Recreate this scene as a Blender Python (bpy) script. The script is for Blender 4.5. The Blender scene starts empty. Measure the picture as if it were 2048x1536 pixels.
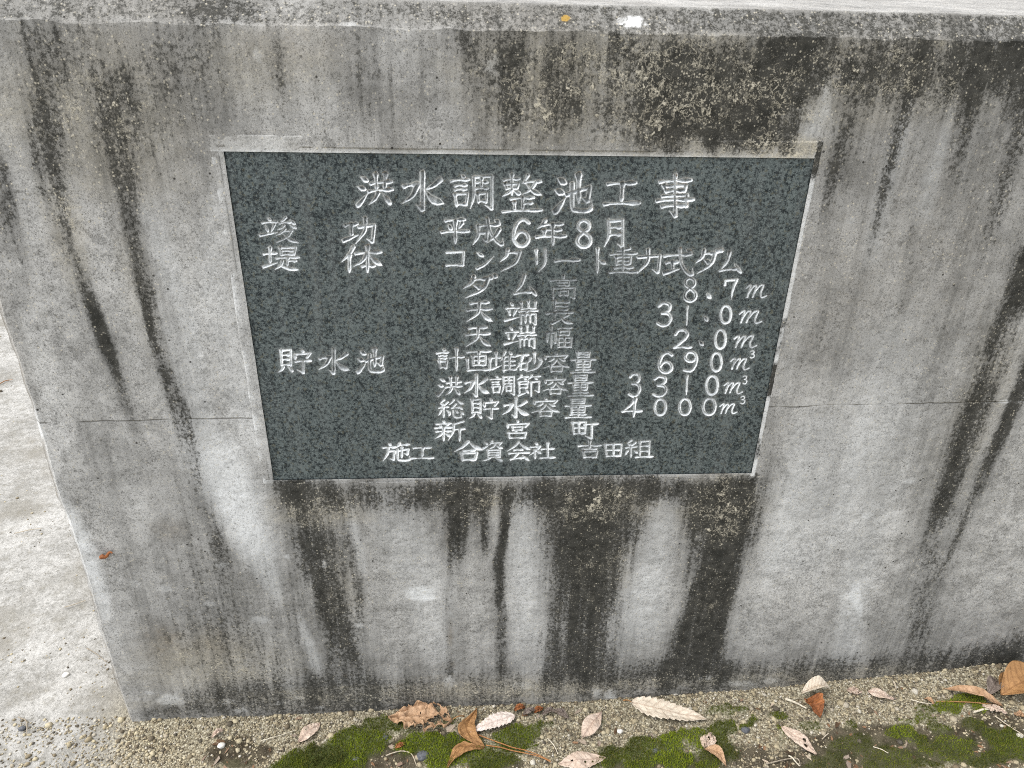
import bpy, math, random
import numpy as np
from mathutils import Matrix, Vector

random.seed(7)
rng = np.random.default_rng(7)
sc = bpy.context.scene
COL = sc.collection

# ------------------------------------------------------------------ camera
# world: x along the wall, y into the wall (wall face at y=0), z up, ground about z=0
F_PX, PW, PH = 1448.0, 2048, 1536
PITCH, YAW, ROLL = math.radians(-26.5596), math.radians(3.8134), math.radians(1.1629)
GZ = 0.42                                   # plaque bottom edge above the ground
CAM = np.array([-0.05967, -0.75761, 0.50917 + GZ])
FWD = np.array([0.0594884, 0.89248944, -0.44712831])
RIGHT = np.array([0.99820382, -0.05636677, 0.02029574])
RIGHT = RIGHT - FWD * RIGHT.dot(FWD); RIGHT /= np.linalg.norm(RIGHT)
UP = np.cross(RIGHT, FWD)
cd = bpy.data.cameras.new('camera')
cd.sensor_width = 36.0
cd.lens = 36.0 * F_PX / PW
cd.clip_start = 0.02
cd.clip_end = 2000
cam = bpy.data.objects.new('camera', cd)
COL.objects.link(cam)
m4 = Matrix.Identity(4)
for i in range(3):
    m4[i][0], m4[i][1], m4[i][2], m4[i][3] = RIGHT[i], UP[i], -FWD[i], CAM[i]
cam.matrix_world = m4
sc.camera = cam

# ------------------------------------------------------------------ light
SUN_EL, SUN_AZ = math.radians(58), math.radians(-98)     # azimuth from +y (behind the wall) towards +x
w = bpy.data.worlds.new('World'); sc.world = w; w.use_nodes = True
wn = w.node_tree.nodes; wl = w.node_tree.links
bg = wn['Background']
sky = wn.new('ShaderNodeTexSky'); sky.sky_type = 'NISHITA'; sky.sun_disc = False
sky.sun_elevation = SUN_EL; sky.sun_rotation = SUN_AZ
sky.air_density = 1.0; sky.dust_density = 3.0; sky.ozone_density = 1.0
hs = wn.new('ShaderNodeHueSaturation'); hs.inputs['Saturation'].default_value = 0.22
wl.new(sky.outputs[0], hs.inputs['Color']); wl.new(hs.outputs[0], bg.inputs['Color'])
bg.inputs['Strength'].default_value = 0.15
ld = bpy.data.lights.new('sun', 'SUN'); ld.energy = 0.6; ld.angle = math.radians(40); ld.color = (1.0, 0.95, 0.86)
sun = bpy.data.objects.new('sun', ld); COL.objects.link(sun)
sd = Vector((math.sin(SUN_AZ) * math.cos(SUN_EL), math.cos(SUN_AZ) * math.cos(SUN_EL), math.sin(SUN_EL)))
sun.rotation_euler = sd.to_track_quat('Z', 'Y').to_euler()
sun.location = sd * 20
sc.view_settings.view_transform = 'Standard'
sc.view_settings.look = 'None'
sc.view_settings.exposure = 1.38
sc.view_settings.gamma = 1.0
sc.cycles.use_denoising = False
sc.cycles.filter_width = 1.05

# ------------------------------------------------------------------ helpers
def ray(px, py):
    return RIGHT * ((px - 1024) / F_PX) - UP * ((py - 768) / F_PX) + FWD

def on_wall(px, py, y=0.0):
    d = ray(px, py); k = (y - CAM[1]) / d[1]
    p = CAM + k * d
    return float(p[0]), float(p[2])

_H = rng.integers(0, 2**31, size=4096)
def _hash(ix, iy, iz, seed):
    h = (ix * 374761393 + iy * 668265263 + iz * 2147483647 + seed * 1274126177) & 0xffffffff
    h = ((h ^ (h >> 13)) * 1274126177) & 0xffffffff
    h = h ^ (h >> 16)
    return (h & 0xffffff) / float(0xffffff)

def vnoise(x, y, z, seed=0):
    x, y, z = np.broadcast_arrays(np.asarray(x, float), np.asarray(y, float), np.asarray(z, float))
    fx, fy, fz = np.floor(x), np.floor(y), np.floor(z)
    ix, iy, iz = fx.astype(np.int64), fy.astype(np.int64), fz.astype(np.int64)
    u, v, t = x - fx, y - fy, z - fz
    u = u*u*(3-2*u); v = v*v*(3-2*v); t = t*t*(3-2*t)
    r = 0
    for a in (0, 1):
        wa = u if a else 1-u
        for b in (0, 1):
            wb = v if b else 1-v
            for c in (0, 1):
                wc = t if c else 1-t
                r = r + wa*wb*wc*_hash(ix+a, iy+b, iz+c, seed)
    return r

def fbm(x, y, z=0.0, octv=4, seed=0):
    s, a, tot = 0, 1.0, 0
    for o in range(octv):
        s = s + a * vnoise(np.asarray(x)*2**o, np.asarray(y)*2**o, np.asarray(z)*2**o, seed+o*17)
        tot += a; a *= 0.5
    return s / tot

def sstep(a, b, x):
    t = np.clip((x-a)/(b-a), 0, 1)
    return t*t*(3-2*t)

def np_mesh(name, verts, faces, smooth=True, attrs=None):
    verts = np.asarray(verts, np.float32); faces = np.asarray(faces, np.int32)
    me = bpy.data.meshes.new(name)
    nf, k = faces.shape
    me.vertices.add(len(verts)); me.vertices.foreach_set('co', verts.ravel())
    me.loops.add(nf*k); me.loops.foreach_set('vertex_index', faces.ravel())
    me.polygons.add(nf)
    me.polygons.foreach_set('loop_start', np.arange(0, nf*k, k, dtype=np.int32))
    me.polygons.foreach_set('use_smooth', np.full(nf, smooth))
    me.update(calc_edges=True)
    for an, av in (attrs or {}).items():
        at = me.attributes.new(an, 'FLOAT', 'POINT')
        at.data.foreach_set('value', np.asarray(av, np.float32))
    me.validate()
    return me

def link(name, me, mat=None, parent=None):
    o = bpy.data.objects.new(name, me); COL.objects.link(o)
    if mat: me.materials.append(mat)
    if parent: o.parent = parent
    return o

def tag(o, label=None, cat=None, group=None, kind=None):
    if label: o['label'] = label
    if cat: o['category'] = cat
    if group: o['group'] = group
    if kind: o['kind'] = kind
    return o

def grid_faces(nr, nc):
    i = np.arange(nr-1)[:, None]*nc + np.arange(nc-1)[None, :]
    i = i.ravel()
    return np.stack([i, i+1, i+nc+1, i+nc], 1)

# node material helper -------------------------------------------------
class NM:
    def __init__(s, name):
        s.m = bpy.data.materials.new(name); s.m.use_nodes = True
        s.t = s.m.node_tree; s.n = s.t.nodes; s.l = s.t.links
        s.b = s.n['Principled BSDF']
        s.co = s.n.new('ShaderNodeTexCoord').outputs['Object']
    def _in(s, sock, v):
        if v is None: return
        if isinstance(v, bpy.types.NodeSocket): s.l.new(v, sock)
        elif isinstance(v, tuple) and len(v) == 3: sock.default_value = (*v, 1) if sock.type == 'RGBA' else v
        else: sock.default_value = v
    def math(s, op, a, b=None, c=None, clamp=False):
        n = s.n.new('ShaderNodeMath'); n.operation = op; n.use_clamp = clamp
        s._in(n.inputs[0], a); s._in(n.inputs[1], b)
        if c is not None: s._in(n.inputs[2], c)
        return n.outputs[0]
    def add(s, *a):
        r = a[0]
        for x in a[1:]: r = s.math('ADD', r, x)
        return r
    def mul(s, a, b): return s.math('MULTIPLY', a, b)
    def sub(s, a, b): return s.math('SUBTRACT', a, b)
    def attr(s, name):
        n = s.n.new('ShaderNodeAttribute'); n.attribute_name = name
        return n.outputs['Fac']
    def mapping(s, scale, loc=(0, 0, 0), rot=(0, 0, 0)):
        n = s.n.new('ShaderNodeMapping'); s.l.new(s.co, n.inputs[0])
        n.inputs['Scale'].default_value = scale; n.inputs['Location'].default_value = loc
        n.inputs['Rotation'].default_value = rot
        return n.outputs[0]
    def noise(s, scale, detail=3, rough=0.55, vec=None, dist=0.0):
        n = s.n.new('ShaderNodeTexNoise'); s.l.new(vec or s.co, n.inputs['Vector'])
        n.inputs['Scale'].default_value = scale; n.inputs['Detail'].default_value = detail
        n.inputs['Roughness'].default_value = rough; n.inputs['Distortion'].default_value = dist
        return n.outputs[0]
    def voro(s, scale, feature='F1', out='Distance', vec=None):
        n = s.n.new('ShaderNodeTexVoronoi'); n.feature = feature; s.l.new(vec or s.co, n.inputs['Vector'])
        n.inputs['Scale'].default_value = scale
        return n.outputs[out]
    def step(s, v, a, b, lo=0.0, hi=1.0):
        n = s.n.new('ShaderNodeMapRange'); n.interpolation_type = 'SMOOTHSTEP'
        s._in(n.inputs['Value'], v)
        for k, x in (('From Min', a), ('From Max', b), ('To Min', lo), ('To Max', hi)): s._in(n.inputs[k], x)
        return n.outputs[0]
    def mix(s, f, a, b, mode='MIX'):
        n = s.n.new('ShaderNodeMix'); n.data_type = 'RGBA'; n.blend_type = mode
        s._in(n.inputs[0], f); s._in(n.inputs[6], a); s._in(n.inputs[7], b)
        return n.outputs[2]
    def bump(s, h, strength, dist, normal=None):
        n = s.n.new('ShaderNodeBump'); n.inputs['Strength'].default_value = strength
        n.inputs['Distance'].default_value = dist; s.l.new(h, n.inputs['Height'])
        if normal: s.l.new(normal, n.inputs['Normal'])
        s.l.new(n.outputs[0], s.b.inputs['Normal'])
        return n.outputs[0]
    def out(s, col, rough=0.9, spec=0.3):
        s._in(s.b.inputs['Base Color'], col); s._in(s.b.inputs['Roughness'], rough)
        s.b.inputs['Specular IOR Level'].default_value = spec
        return s.m

# ------------------------------------------------------------------ stain maps of the wall
# each stain is drawn as control points on the wall (photo pixels put onto the wall face)
WCH = on_wall(700, 55)[1]                  # height where the chamfer starts

CHAM = .0228
def streak_mask(X, Z, pts, soft=0.8, seed=0, warp=0.006, wide=1.0):
    """pts: (px, py, half width px, strength)"""
    P = []
    for (a, b, h, s) in pts:
        x, z = on_wall(a, b); x2, _ = on_wall(a+1, b)
        P.append((x, z, wide*h*abs(x2-x), s))
    P = np.array(P)
    hm = P[:, 2].max()*2.6 + 0.03
    sel = (X > P[:, 0].min()-hm) & (X < P[:, 0].max()+hm) & (Z > P[:, 1].min()-hm) & (Z < P[:, 1].max()+hm)
    r = np.zeros_like(X)
    x, z = X[sel], Z[sel]
    x = x + (fbm(x*22, z*7, 0.3, 4, seed+5)-.5)*warp*1.7 + (fbm(x*120, z*60, 0.7, 3, seed+9)-.5)*warp
    z = z + (fbm(x*30, z*10, 0.9, 3, seed+31)-.5)*0.03
    best = np.zeros_like(x)
    for i in range(len(P)-1):
        a, b = P[i], P[i+1]
        d = b[:2]-a[:2]; L2 = d@d + 1e-12
        t = np.clip(((x-a[0])*d[0]+(z-a[1])*d[1])/L2, 0, 1)
        dist = np.hypot(x-(a[0]+t*d[0]), z-(a[1]+t*d[1]))
        h = a[2]+t*(b[2]-a[2]); s = a[3]+t*(b[3]-a[3])
        best = np.maximum(best, s*(1-sstep(1-soft*.75, 1+soft*.75, dist/h)))
    r[sel] = best
    return r

def poly_mask(X, Z, pts, soft=0.01, seed=0, warp=0.012):
    P = np.array([on_wall(*p) for p in pts])
    hm = 0.05
    sel = (X > P[:, 0].min()-hm) & (X < P[:, 0].max()+hm) & (Z > P[:, 1].min()-hm) & (Z < P[:, 1].max()+hm)
    x, z = X[sel], Z[sel]
    x = x + (fbm(x*30, z*10, 0.2, 4, seed+3)-.5)*warp*2 + (fbm(x*140, z*80, .4, 3, seed+8)-.5)*warp*.7
    z = z + (fbm(x*40, z*20, 0.6, 4, seed+13)-.5)*warp*2
    ins = np.zeros(len(x), bool); dm = np.full(len(x), 9.0)
    n = len(P)
    for i in range(n):
        a, b = P[i], P[(i+1) % n]
        c = ((a[1] > z) != (b[1] > z)) & (x < (b[0]-a[0])*(z-a[1])/(b[1]-a[1]+1e-12)+a[0])
        ins ^= c
        d = b-a; t = np.clip(((x-a[0])*d[0]+(z-a[1])*d[1])/(d@d), 0, 1)
        dm = np.minimum(dm, np.hypot(x-a[0]-t*d[0], z-a[1]-t*d[1]))
    sd_ = np.where(ins, dm, -dm)
    r = np.zeros_like(X); r[sel] = sstep(-soft, soft, sd_)
    return r

def blob_mask(X, Z, px, py, rx, ry, soft=.5, seed=0, rough=.5):
    x0, z0 = on_wall(px, py); s = abs(on_wall(px+1, py)[0]-x0)
    sel = (abs(X-x0) < rx*s*2.2) & (abs(Z-z0) < ry*s*2.2)
    r = np.zeros_like(X)
    x, z = X[sel], Z[sel]
    d = np.hypot((x-x0)/(rx*s), (z-z0)/(ry*s)) + (fbm((x-x0)/(rx*s)*2.2+seed, (z-z0)/(ry*s)*2.2, .5, 4, seed)-.5)*rough*2
    r[sel] = 1-sstep(1-soft, 1+soft*.6, d)
    return r

DARK_STREAKS = [
    [(70, 70, 50, .45), (80, 180, 34, .6), (100, 300, 22, .75), (118, 400, 18, .8), (135, 480, 17, .8), (165, 570, 15, .75), (195, 650, 16, .85), (225, 730, 15, .7), (255, 820, 14, .35), (285, 900, 16, .1)],
    [(0, 330, 20, .4), (15, 430, 18, .65), (40, 530, 15, .5), (60, 640, 12, .25), (80, 740, 10, 0)],
    [(60, 250, 14, .4), (80, 360, 13, .5), (110, 480, 10, .3), (130, 560, 10, 0)],
    [(230, 170, 40, .45), (240, 260, 34, .6), (252, 380, 22, .6), (268, 480, 18, .6), (290, 580, 18, .8), (312, 670, 18, .85), (338, 760, 17, .75), (365, 850, 22, .6), (392, 940, 13, .35), (410, 1010, 18, .4), (435, 1090, 18, .3), (460, 1150, 14, 0)],
    [(180, 600, 8, .3), (215, 700, 8, .45), (250, 800, 8, .2), (270, 880, 8, 0)],
    [(540, 80, 18, .3), (550, 180, 14, .5), (558, 260, 10, .1)],
    [(1560, 120, 60, .6), (1560, 200, 30, .75), (1545, 260, 20, .5)],
    [(1640, 90, 40, .6), (1625, 170, 20, .6), (1590, 260, 20, .55), (1575, 300, 14, .2)],
    [(1760, 90, 40, .6), (1735, 170, 26, .65), (1700, 270, 22, .6), (1670, 360, 20, .45), (1650, 440, 14, .15)],
    [(1835, 100, 24, .5), (1815, 180, 16, .65), (1790, 270, 14, .6), (1765, 380, 14, .5), (1745, 480, 14, .35), (1725, 570, 12, .1)],
    [(1960, 90, 60, .6), (1950, 180, 26, .55), (1925, 260, 20, .4), (1900, 360, 20, .2)],
    [(2048, 90, 50, .75), (2040, 200, 30, .55), (2020, 330, 24, .4), (1990, 450, 20, .25), (1960, 560, 16, .1)],
    [(2060, 500, 26, .8), (2030, 600, 26, .85), (1995, 700, 26, .85), (1960, 800, 30, .85), (1925, 900, 30, .8), (1895, 990, 26, .7), (1872, 1080, 24, .55), (1850, 1170, 22, .45), (1830, 1270, 24, .45), (1815, 1340, 24, .3)],
    [(2070, 700, 18, .8), (2035, 790, 13, .85), (1995, 880, 13, .95), (1965, 950, 14, .8), (1935, 1030, 14, .65), (1905, 1100, 12, .55), (1880, 1170, 14, .45), (1850, 1260, 18, .3)],
    [(595, 975, 46, .8), (610, 1030, 42, .85), (632, 1090, 40, .9), (650, 1150, 36, .85), (668, 1220, 30, .85), (685, 1290, 28, .8), (695, 1350, 40, .6), (700, 1390, 60, .5)],
    [(690, 1010, 18, .35), (705, 1090, 14, .5), (715, 1160, 12, .6), (718, 1230, 12, .45), (722, 1290, 12, .1)],
    [(930, 975, 44, .6), (922, 1030, 26, .75), (920, 1090, 18, .65), (922, 1150, 10, .2)],
    [(965, 1010, 12, .5), (968, 1080, 10, .5), (970, 1130, 8, .1)],
    [(1012, 985, 16, .7), (1010, 1060, 9, .85), (1000, 1120, 11, .85), (998, 1200, 13, .75), (1000, 1270, 14, .55), (1002, 1340, 14, .35)],
    [(905, 1000, 6, .2), (900, 1150, 6, .4), (898, 1260, 7, .5), (900, 1340, 10, .4)],
    [(1545, 800, 16, .3), (1530, 880, 14, .3), (1525, 980, 20, .3), (1500, 1080, 24, .3)],
    [(1660, 560, 10, .15), (1640, 660, 14, .3), (1620, 760, 12, .1)],
    [(1590, 350, 24, .5), (1580, 450, 18, .4), (1565, 560, 16, .3), (1555, 660, 14, .35), (1545, 740, 12, .3)],
    [(1830, 420, 14, .2), (1815, 520, 14, .35), (1800, 640, 12, .15)],
]
DARK_POLYS = [
    (.99, .026, [(1235, 85), (1330, 78), (1480, 85), (1590, 110), (1600, 160), (1570, 240), (1590, 305), (1450, 300), (1300, 292), (1255, 230), (1260, 150)]),
    (.50, .03, [(930, 70), (1240, 70), (1260, 280), (1120, 270), (990, 260), (950, 170)]),
    (.72, .03, [(1590, 85), (2048, 90), (2060, 170), (1900, 200), (1750, 190), (1620, 190)]),
    (.20, .04, [(20, 60), (420, 60), (400, 200), (330, 330), (150, 330), (60, 250)]),
    (.14, .04, [(400, 60), (930, 62), (900, 180), (760, 230), (600, 200), (450, 230)]),
    (.97, .034, .42, [(1100, 965), (1300, 960), (1282, 1040), (1252, 1120), (1236, 1200), (1222, 1280), (1215, 1370), (1105, 1365), (1095, 1290), (1110, 1200), (1105, 1080)]),
    (1.0, .020, .16, [(1372, 965), (1512, 955), (1502, 1030), (1476, 1110), (1472, 1160), (1456, 1240), (1440, 1310), (1430, 1370), (1345, 1345), (1338, 1290), (1368, 1200), (1378, 1110), (1368, 1030)]),
    (.50, .022, [(555, 965), (1380, 958), (1380, 1000), (1100, 1020), (900, 1010), (700, 1030), (560, 1010)]),
    (.42, .03, [(270, 1420), (420, 1375), (700, 1360), (1000, 1345), (1300, 1330), (1600, 1318), (1850, 1310), (2060, 1290), (2060, 1350), (1700, 1372), (1300, 1395), (1000, 1415), (600, 1436), (290, 1440)]),
    (.40, .03, [(1300, 1330), (1440, 1310), (1480, 1360), (1400, 1385), (1310, 1370)]),
    (.40, .035, [(1880, 1330), (1960, 1290), (2060, 1270), (2060, 1350), (1900, 1365)]),
    (.16, .04, [(350, 1120), (480, 1060), (580, 1170), (640, 1360), (400, 1400), (310, 1320)]),
    (.14, .03, [(150, 850), (330, 850), (420, 1000), (400, 1120), (300, 1200), (220, 1040)]),
    (.14, .05, [(310, 1230), (430, 1240), (600, 1310), (640, 1380), (350, 1400), (300, 1330)]),
]
PALE_STREAKS = [
    [(395, 845, 40, .5), (430, 910, 55, .8), (460, 980, 55, .95), (490, 1050, 42, .95), (520, 1110, 34, .8), (548, 1180, 16, .55), (560, 1220, 8, .1)],
    [(595, 1220, 6, .2), (615, 1280, 9, .6), (632, 1335, 12, .6), (640, 1360, 8, .1)],
    [(35, 760, 14, .5), (75, 880, 16, .7), (115, 1000, 20, .8), (150, 1080, 26, .9), (185, 1160, 20, .7), (210, 1230, 12, .3)],
    [(300, 420, 20, .3), (330, 520, 22, .4), (370, 640, 22, .4), (390, 760, 20, .3)],
    [(1716, 1163, 9, .6), (1711, 1190, 11, 1.0), (1718, 1222, 9, .9), (1722, 1245, 5, .3)],
    [(1050, 1010, 26, .3), (1055, 1090, 34, .5), (1050, 1180, 36, .5), (1052, 1280, 34, .35), (1060, 1340, 30, .2)],
    [(770, 1010, 40, .3), (810, 1080, 50, .36), (850, 1190, 48, .30), (870, 1300, 36, .25)],
    [(1330, 1010, 22, .3), (1318, 1090, 28, .4), (1300, 1180, 34, .5), (1280, 1270, 38, .4), (1285, 1320, 30, .1)],
    [(1655, 180, 8, .5), (1638, 240, 16, .8), (1610, 290, 16, .7)],
    [(1825, 170, 8, .4), (1805, 250, 12, .6), (1780, 340, 18, .5), (1760, 420, 18, .4), (1740, 520, 18, .3)],
    [(1900, 230, 10, .3), (1870, 330, 14, .5), (1840, 430, 18, .35)],
    [(700, 1010, 10, .4), (712, 1070, 9, .5), (725, 1140, 9, .3)],
    [(1720, 1120, 40, .35), (1700, 1240, 24, .4), (1690, 1320, 26, .4)],
    [(1640, 880, 60, .35), (1620, 1000, 60, .4), (1590, 1110, 60, .35)],
    [(1760, 700, 70, .3), (1750, 820, 80, .35), (1730, 950, 70, .35), (1720, 1060, 60, .3)],
    [(330, 620, 20, .25), (370, 740, 24, .35), (410, 850, 26, .5)],
    [(475, 330, 24, .3), (440, 450, 36, .35), (430, 580, 36, .3), (470, 760, 36, .35), (500, 880, 26, .4)],
]
PALE_BLOBS = [(842, 1188, 32, 24, 1.0), (646, 1127, 10, 10, .9), (575, 1112, 6, 6, .7), (343, 1400, 28, 16, .8), (455, 1403, 20, 10, .6), (482, 1420, 14, 8, .6),
              (1193, 1385, 10, 15, .9), (1222, 1390, 12, 18, .9), (1040, 1372, 20, 12, .6), (900, 1365, 12, 20, .6), (1410, 1358, 14, 10, .8), (1475, 1368, 40, 9, .7),
              (1540, 1362, 20, 8, .6), (600, 1395, 10, 6, .6), (640, 1415, 12, 5, .7), (560, 1405, 12, 6, .6), (1890, 1348, 10, 10, .7), (990, 130, 18, 22, .5), (515, 110, 9, 14, .55),
              (300, 1385, 10, 6, .5), (1735, 1032, 12, 8, .7), (1750, 870, 12, 9, .6), (1818, 962, 12, 8, .5), (420, 1210, 12, 8, .4), (270, 1170, 10, 10, .3), (520, 1240, 18, 10, .4),
              (445, 1130, 14, 8, .45), (330, 1180, 14, 10, .4), (720, 1250, 10, 8, .5), (1720, 850, 40, 18, .2), (2020, 804, 26, 4, .95), (1975, 806, 10, 6, .6), (1700, 440, 10, 10, .3)]
BROWN = [(330, 1290, 60, 60, .8), (260, 110, 200, 70, .35), (1000, 110, 120, 60, .3), (600, 90, 120, 50, .4), (1750, 120, 220, 60, .3), (340, 1060, 40, 30, .4), (895, 1070, 7, 30, .6),
         (900, 1270, 7, 40, .7), (905, 1330, 6, 10, .9), (690, 1352, 6, 5, .9), (1900, 450, 200, 250, .22), (1700, 600, 200, 250, .2), (300, 300, 200, 120, .25), (1630, 290, 8, 10, .8)]
BROWN.append((1133, 36, 13, 9, 1.7)); BROWN.append((420, 1290, 50, 50, .8))
SPECK = [(1400, 180, 230, 130, 1.0), (1120, 170, 190, 120, .8), (1560, 300, 110, 40, .9), (1200, 1010, 100, 60, 1.0), (1440, 1020, 70, 80, .95), (1420, 1200, 40, 90, .45), (640, 1020, 100, 50, .7),
         (950, 1000, 80, 40, .6), (1760, 150, 250, 90, .55), (180, 230, 180, 160, .55), (520, 130, 150, 80, .35), (1000, 1380, 620, 34, .8), (1700, 1350, 380, 28, .6), (1200, 1130, 60, 90, .5),
         (680, 1180, 50, 120, .35), (130, 450, 40, 140, .5), (280, 580, 30, 160, .3), (1960, 800, 60, 200, .35), (430, 1330, 160, 90, .6)]

def wall_maps(X, Y, Z):
    dark = np.zeros_like(X); pale = np.zeros_like(X); brown = np.zeros_like(X); spk = np.zeros_like(X); film = np.zeros_like(X)
    for i, s in enumerate(DARK_STREAKS):
        br_ = .52+.62*sstep(.30, .62, fbm(X*26, Z*16, .3+i, 4, 47))
        dark = 1-(1-dark)*(1-.90*np.clip(br_, 0, 1)*streak_mask(X, Z, s, 1.2, 40+i*7, .007, .92))
        film = 1-(1-film)*(1-.62*streak_mask(X, Z, s, 1.3, 45+i*7, .008, 2.0))
    for i, (st, so, *fd, pts) in enumerate(DARK_POLYS):
        m = poly_mask(X, Z, pts, so, 300+i*11)
        if fd:
            zt, zb_ = on_wall(*pts[0])[1], on_wall(pts[0][0], 1370)[1]
            m = m*(1-fd[0]*sstep(.1, 1, (zt-Z)/(zt-zb_)))*(1-.5*sstep(.5, .72, fbm(X*40, Z*7, .3, 4, 77+i)))
        dark = 1-(1-dark)*(1-st*m)
        film = 1-(1-film)*(1-.75*st*poly_mask(X, Z, pts, so*2.6, 305+i*11, .02))
    for i, s in enumerate(PALE_STREAKS):
        pale = np.maximum(pale, streak_mask(X, Z, s, 1.0, 500+i*5))
    for i, (a, b, c, d, s) in enumerate(PALE_BLOBS):
        pale = np.maximum(pale, s*blob_mask(X, Z, a, b, c, d, .45, 700+i, .55))
    for i, (a, b, c, d, s) in enumerate(BROWN):
        brown = np.maximum(brown, s*blob_mask(X, Z, a, b, c, d, .9, 800+i, .5))
    for i, (a, b, c, d, s) in enumerate(SPECK):
        spk = np.maximum(spk, s*blob_mask(X, Z, a, b, c, d, .8, 900+i, .5))
    dark = dark*(.74+.44*sstep(.34, .62, fbm(X*85, Z*5.5, .3, 3, 59)))
    for i, (st, so, pts) in enumerate([(.62, .06, [(-20, 50), (430, 55), (420, 200), (340, 360), (120, 360), (-20, 300)]), (.42, .06, [(400, 55), (960, 60), (900, 190), (700, 240), (430, 220)]),
                                       (.60, .05, [(930, 60), (1650, 70), (1640, 300), (1000, 290)]), (.55, .06, [(1580, 75), (2080, 85), (2080, 300), (1700, 330), (1600, 240)]),
                                       (.45, .07, [(1640, 70), (2090, 80), (2090, 620), (1960, 760), (1750, 760), (1600, 560)]), (.25, .07, [(1560, 560), (2000, 700), (1900, 1100), (1560, 1000)]), (.42, .06, [(280, 1100), (620, 1090), (660, 1430), (260, 1440)]), (.40, .05, [(560, 960), (1500, 950), (1490, 1100), (600, 1110)]), (.45, .05, [(650, 1290), (2080, 1230), (2080, 1370), (650, 1440)])]):
        film = 1-(1-film)*(1-st*poly_mask(X, Z, pts, so, 1200+i*9, .03))
    # faint rain streaking everywhere on the face
    rs = fbm(X*34, Z*3.2, .4, 4, 61)
    film = np.clip(film + .50*sstep(.44, .70, rs)*(1-.7*pale), 0, 1)
    film = np.clip(film + .30*sstep(.45, .75, fbm(X*9, Z*7, .4, 4, 63)), 0, 1)
    tp = sstep(.30, .0, WCH-Z)*sstep(.58, .3, fbm(X*12, Z*5, .4, 3, 65))
    film = np.clip(film + .62*tp, 0, 1); brown = np.maximum(brown, .30*tp)
    pale = np.clip(pale + .22*sstep(.5, .8, fbm(X*28+40, Z*2.6, .4, 4, 71)), 0, 1)
    # chamfer colour darkened to offset the extra light it catches
    ch = sstep(WCH-.003, WCH+.006, Z)
    dark = dark*(1-ch) + ch*(.30 + .10*sstep(-.1, .4, X) + .24*sstep(.45, .7, fbm(X*14, Z*30, .1, 4, 91)))
    pale = pale*(1-ch) + ch*(.02 + .45*sstep(-.1, -.4, X)*sstep(.50, .72, fbm(X*22, Z*50, .2, 4, 95)))
    spk = spk*(1-ch) + ch*.14
    for (a, b, c, d) in [(1270, 44, 26, 10), (700, 50, 18, 5)]:
        bm = blob_mask(X, Z, a, b, c, d, .4, 970+a, 1.1); pale = np.maximum(pale, bm*(1.7 if a == 1270 else .5)); dark = dark*(1-bm)
    film = film*(1-ch)+ch*(.80+.20*sstep(-.3, .3, X))*(.85+.15*sstep(.4, .65, fbm(X*40, Z*60, .3, 4, 92)))
    # the flat top: growth removed, patchy film and a faint brown tint
    tp_ = sstep(CHAM*.85, CHAM*1.1, Y)
    dark = dark*(1-tp_); film = film*(1-tp_)+.70*tp_*fbm(X*10, Y*40, .2, 3, 96); spk = spk*(1-tp_); pale = pale*(1-tp_); brown = np.maximum(brown*(1-tp_), .22*tp_)
    # splash and damp at the foot
    ft = np.exp(-np.clip(Z-ground_h(X, -.02+0*X), 0, None)/.022)*sstep(.25, .6, fbm(X*30, Z*30, .6, 3, 97))
    brown = np.maximum(brown, .75*ft*(1-ch)); film = np.clip(film+.35*ft, 0, 1)
    ar = np.exp(-np.clip(X-XL, 0, None)/.012)
    ae = np.exp(-np.clip(X-XL, 0, None)/.006)*sstep(.30, .5, fbm(Z*22, X*30, .2, 3, 98))
    brown = np.maximum(brown, .95*ae); film = np.maximum(film, .8*ae); pale = pale*(1-ae)
    return dict(dark=dark, pale=pale, brown=brown, speck=spk, film=film)

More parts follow.
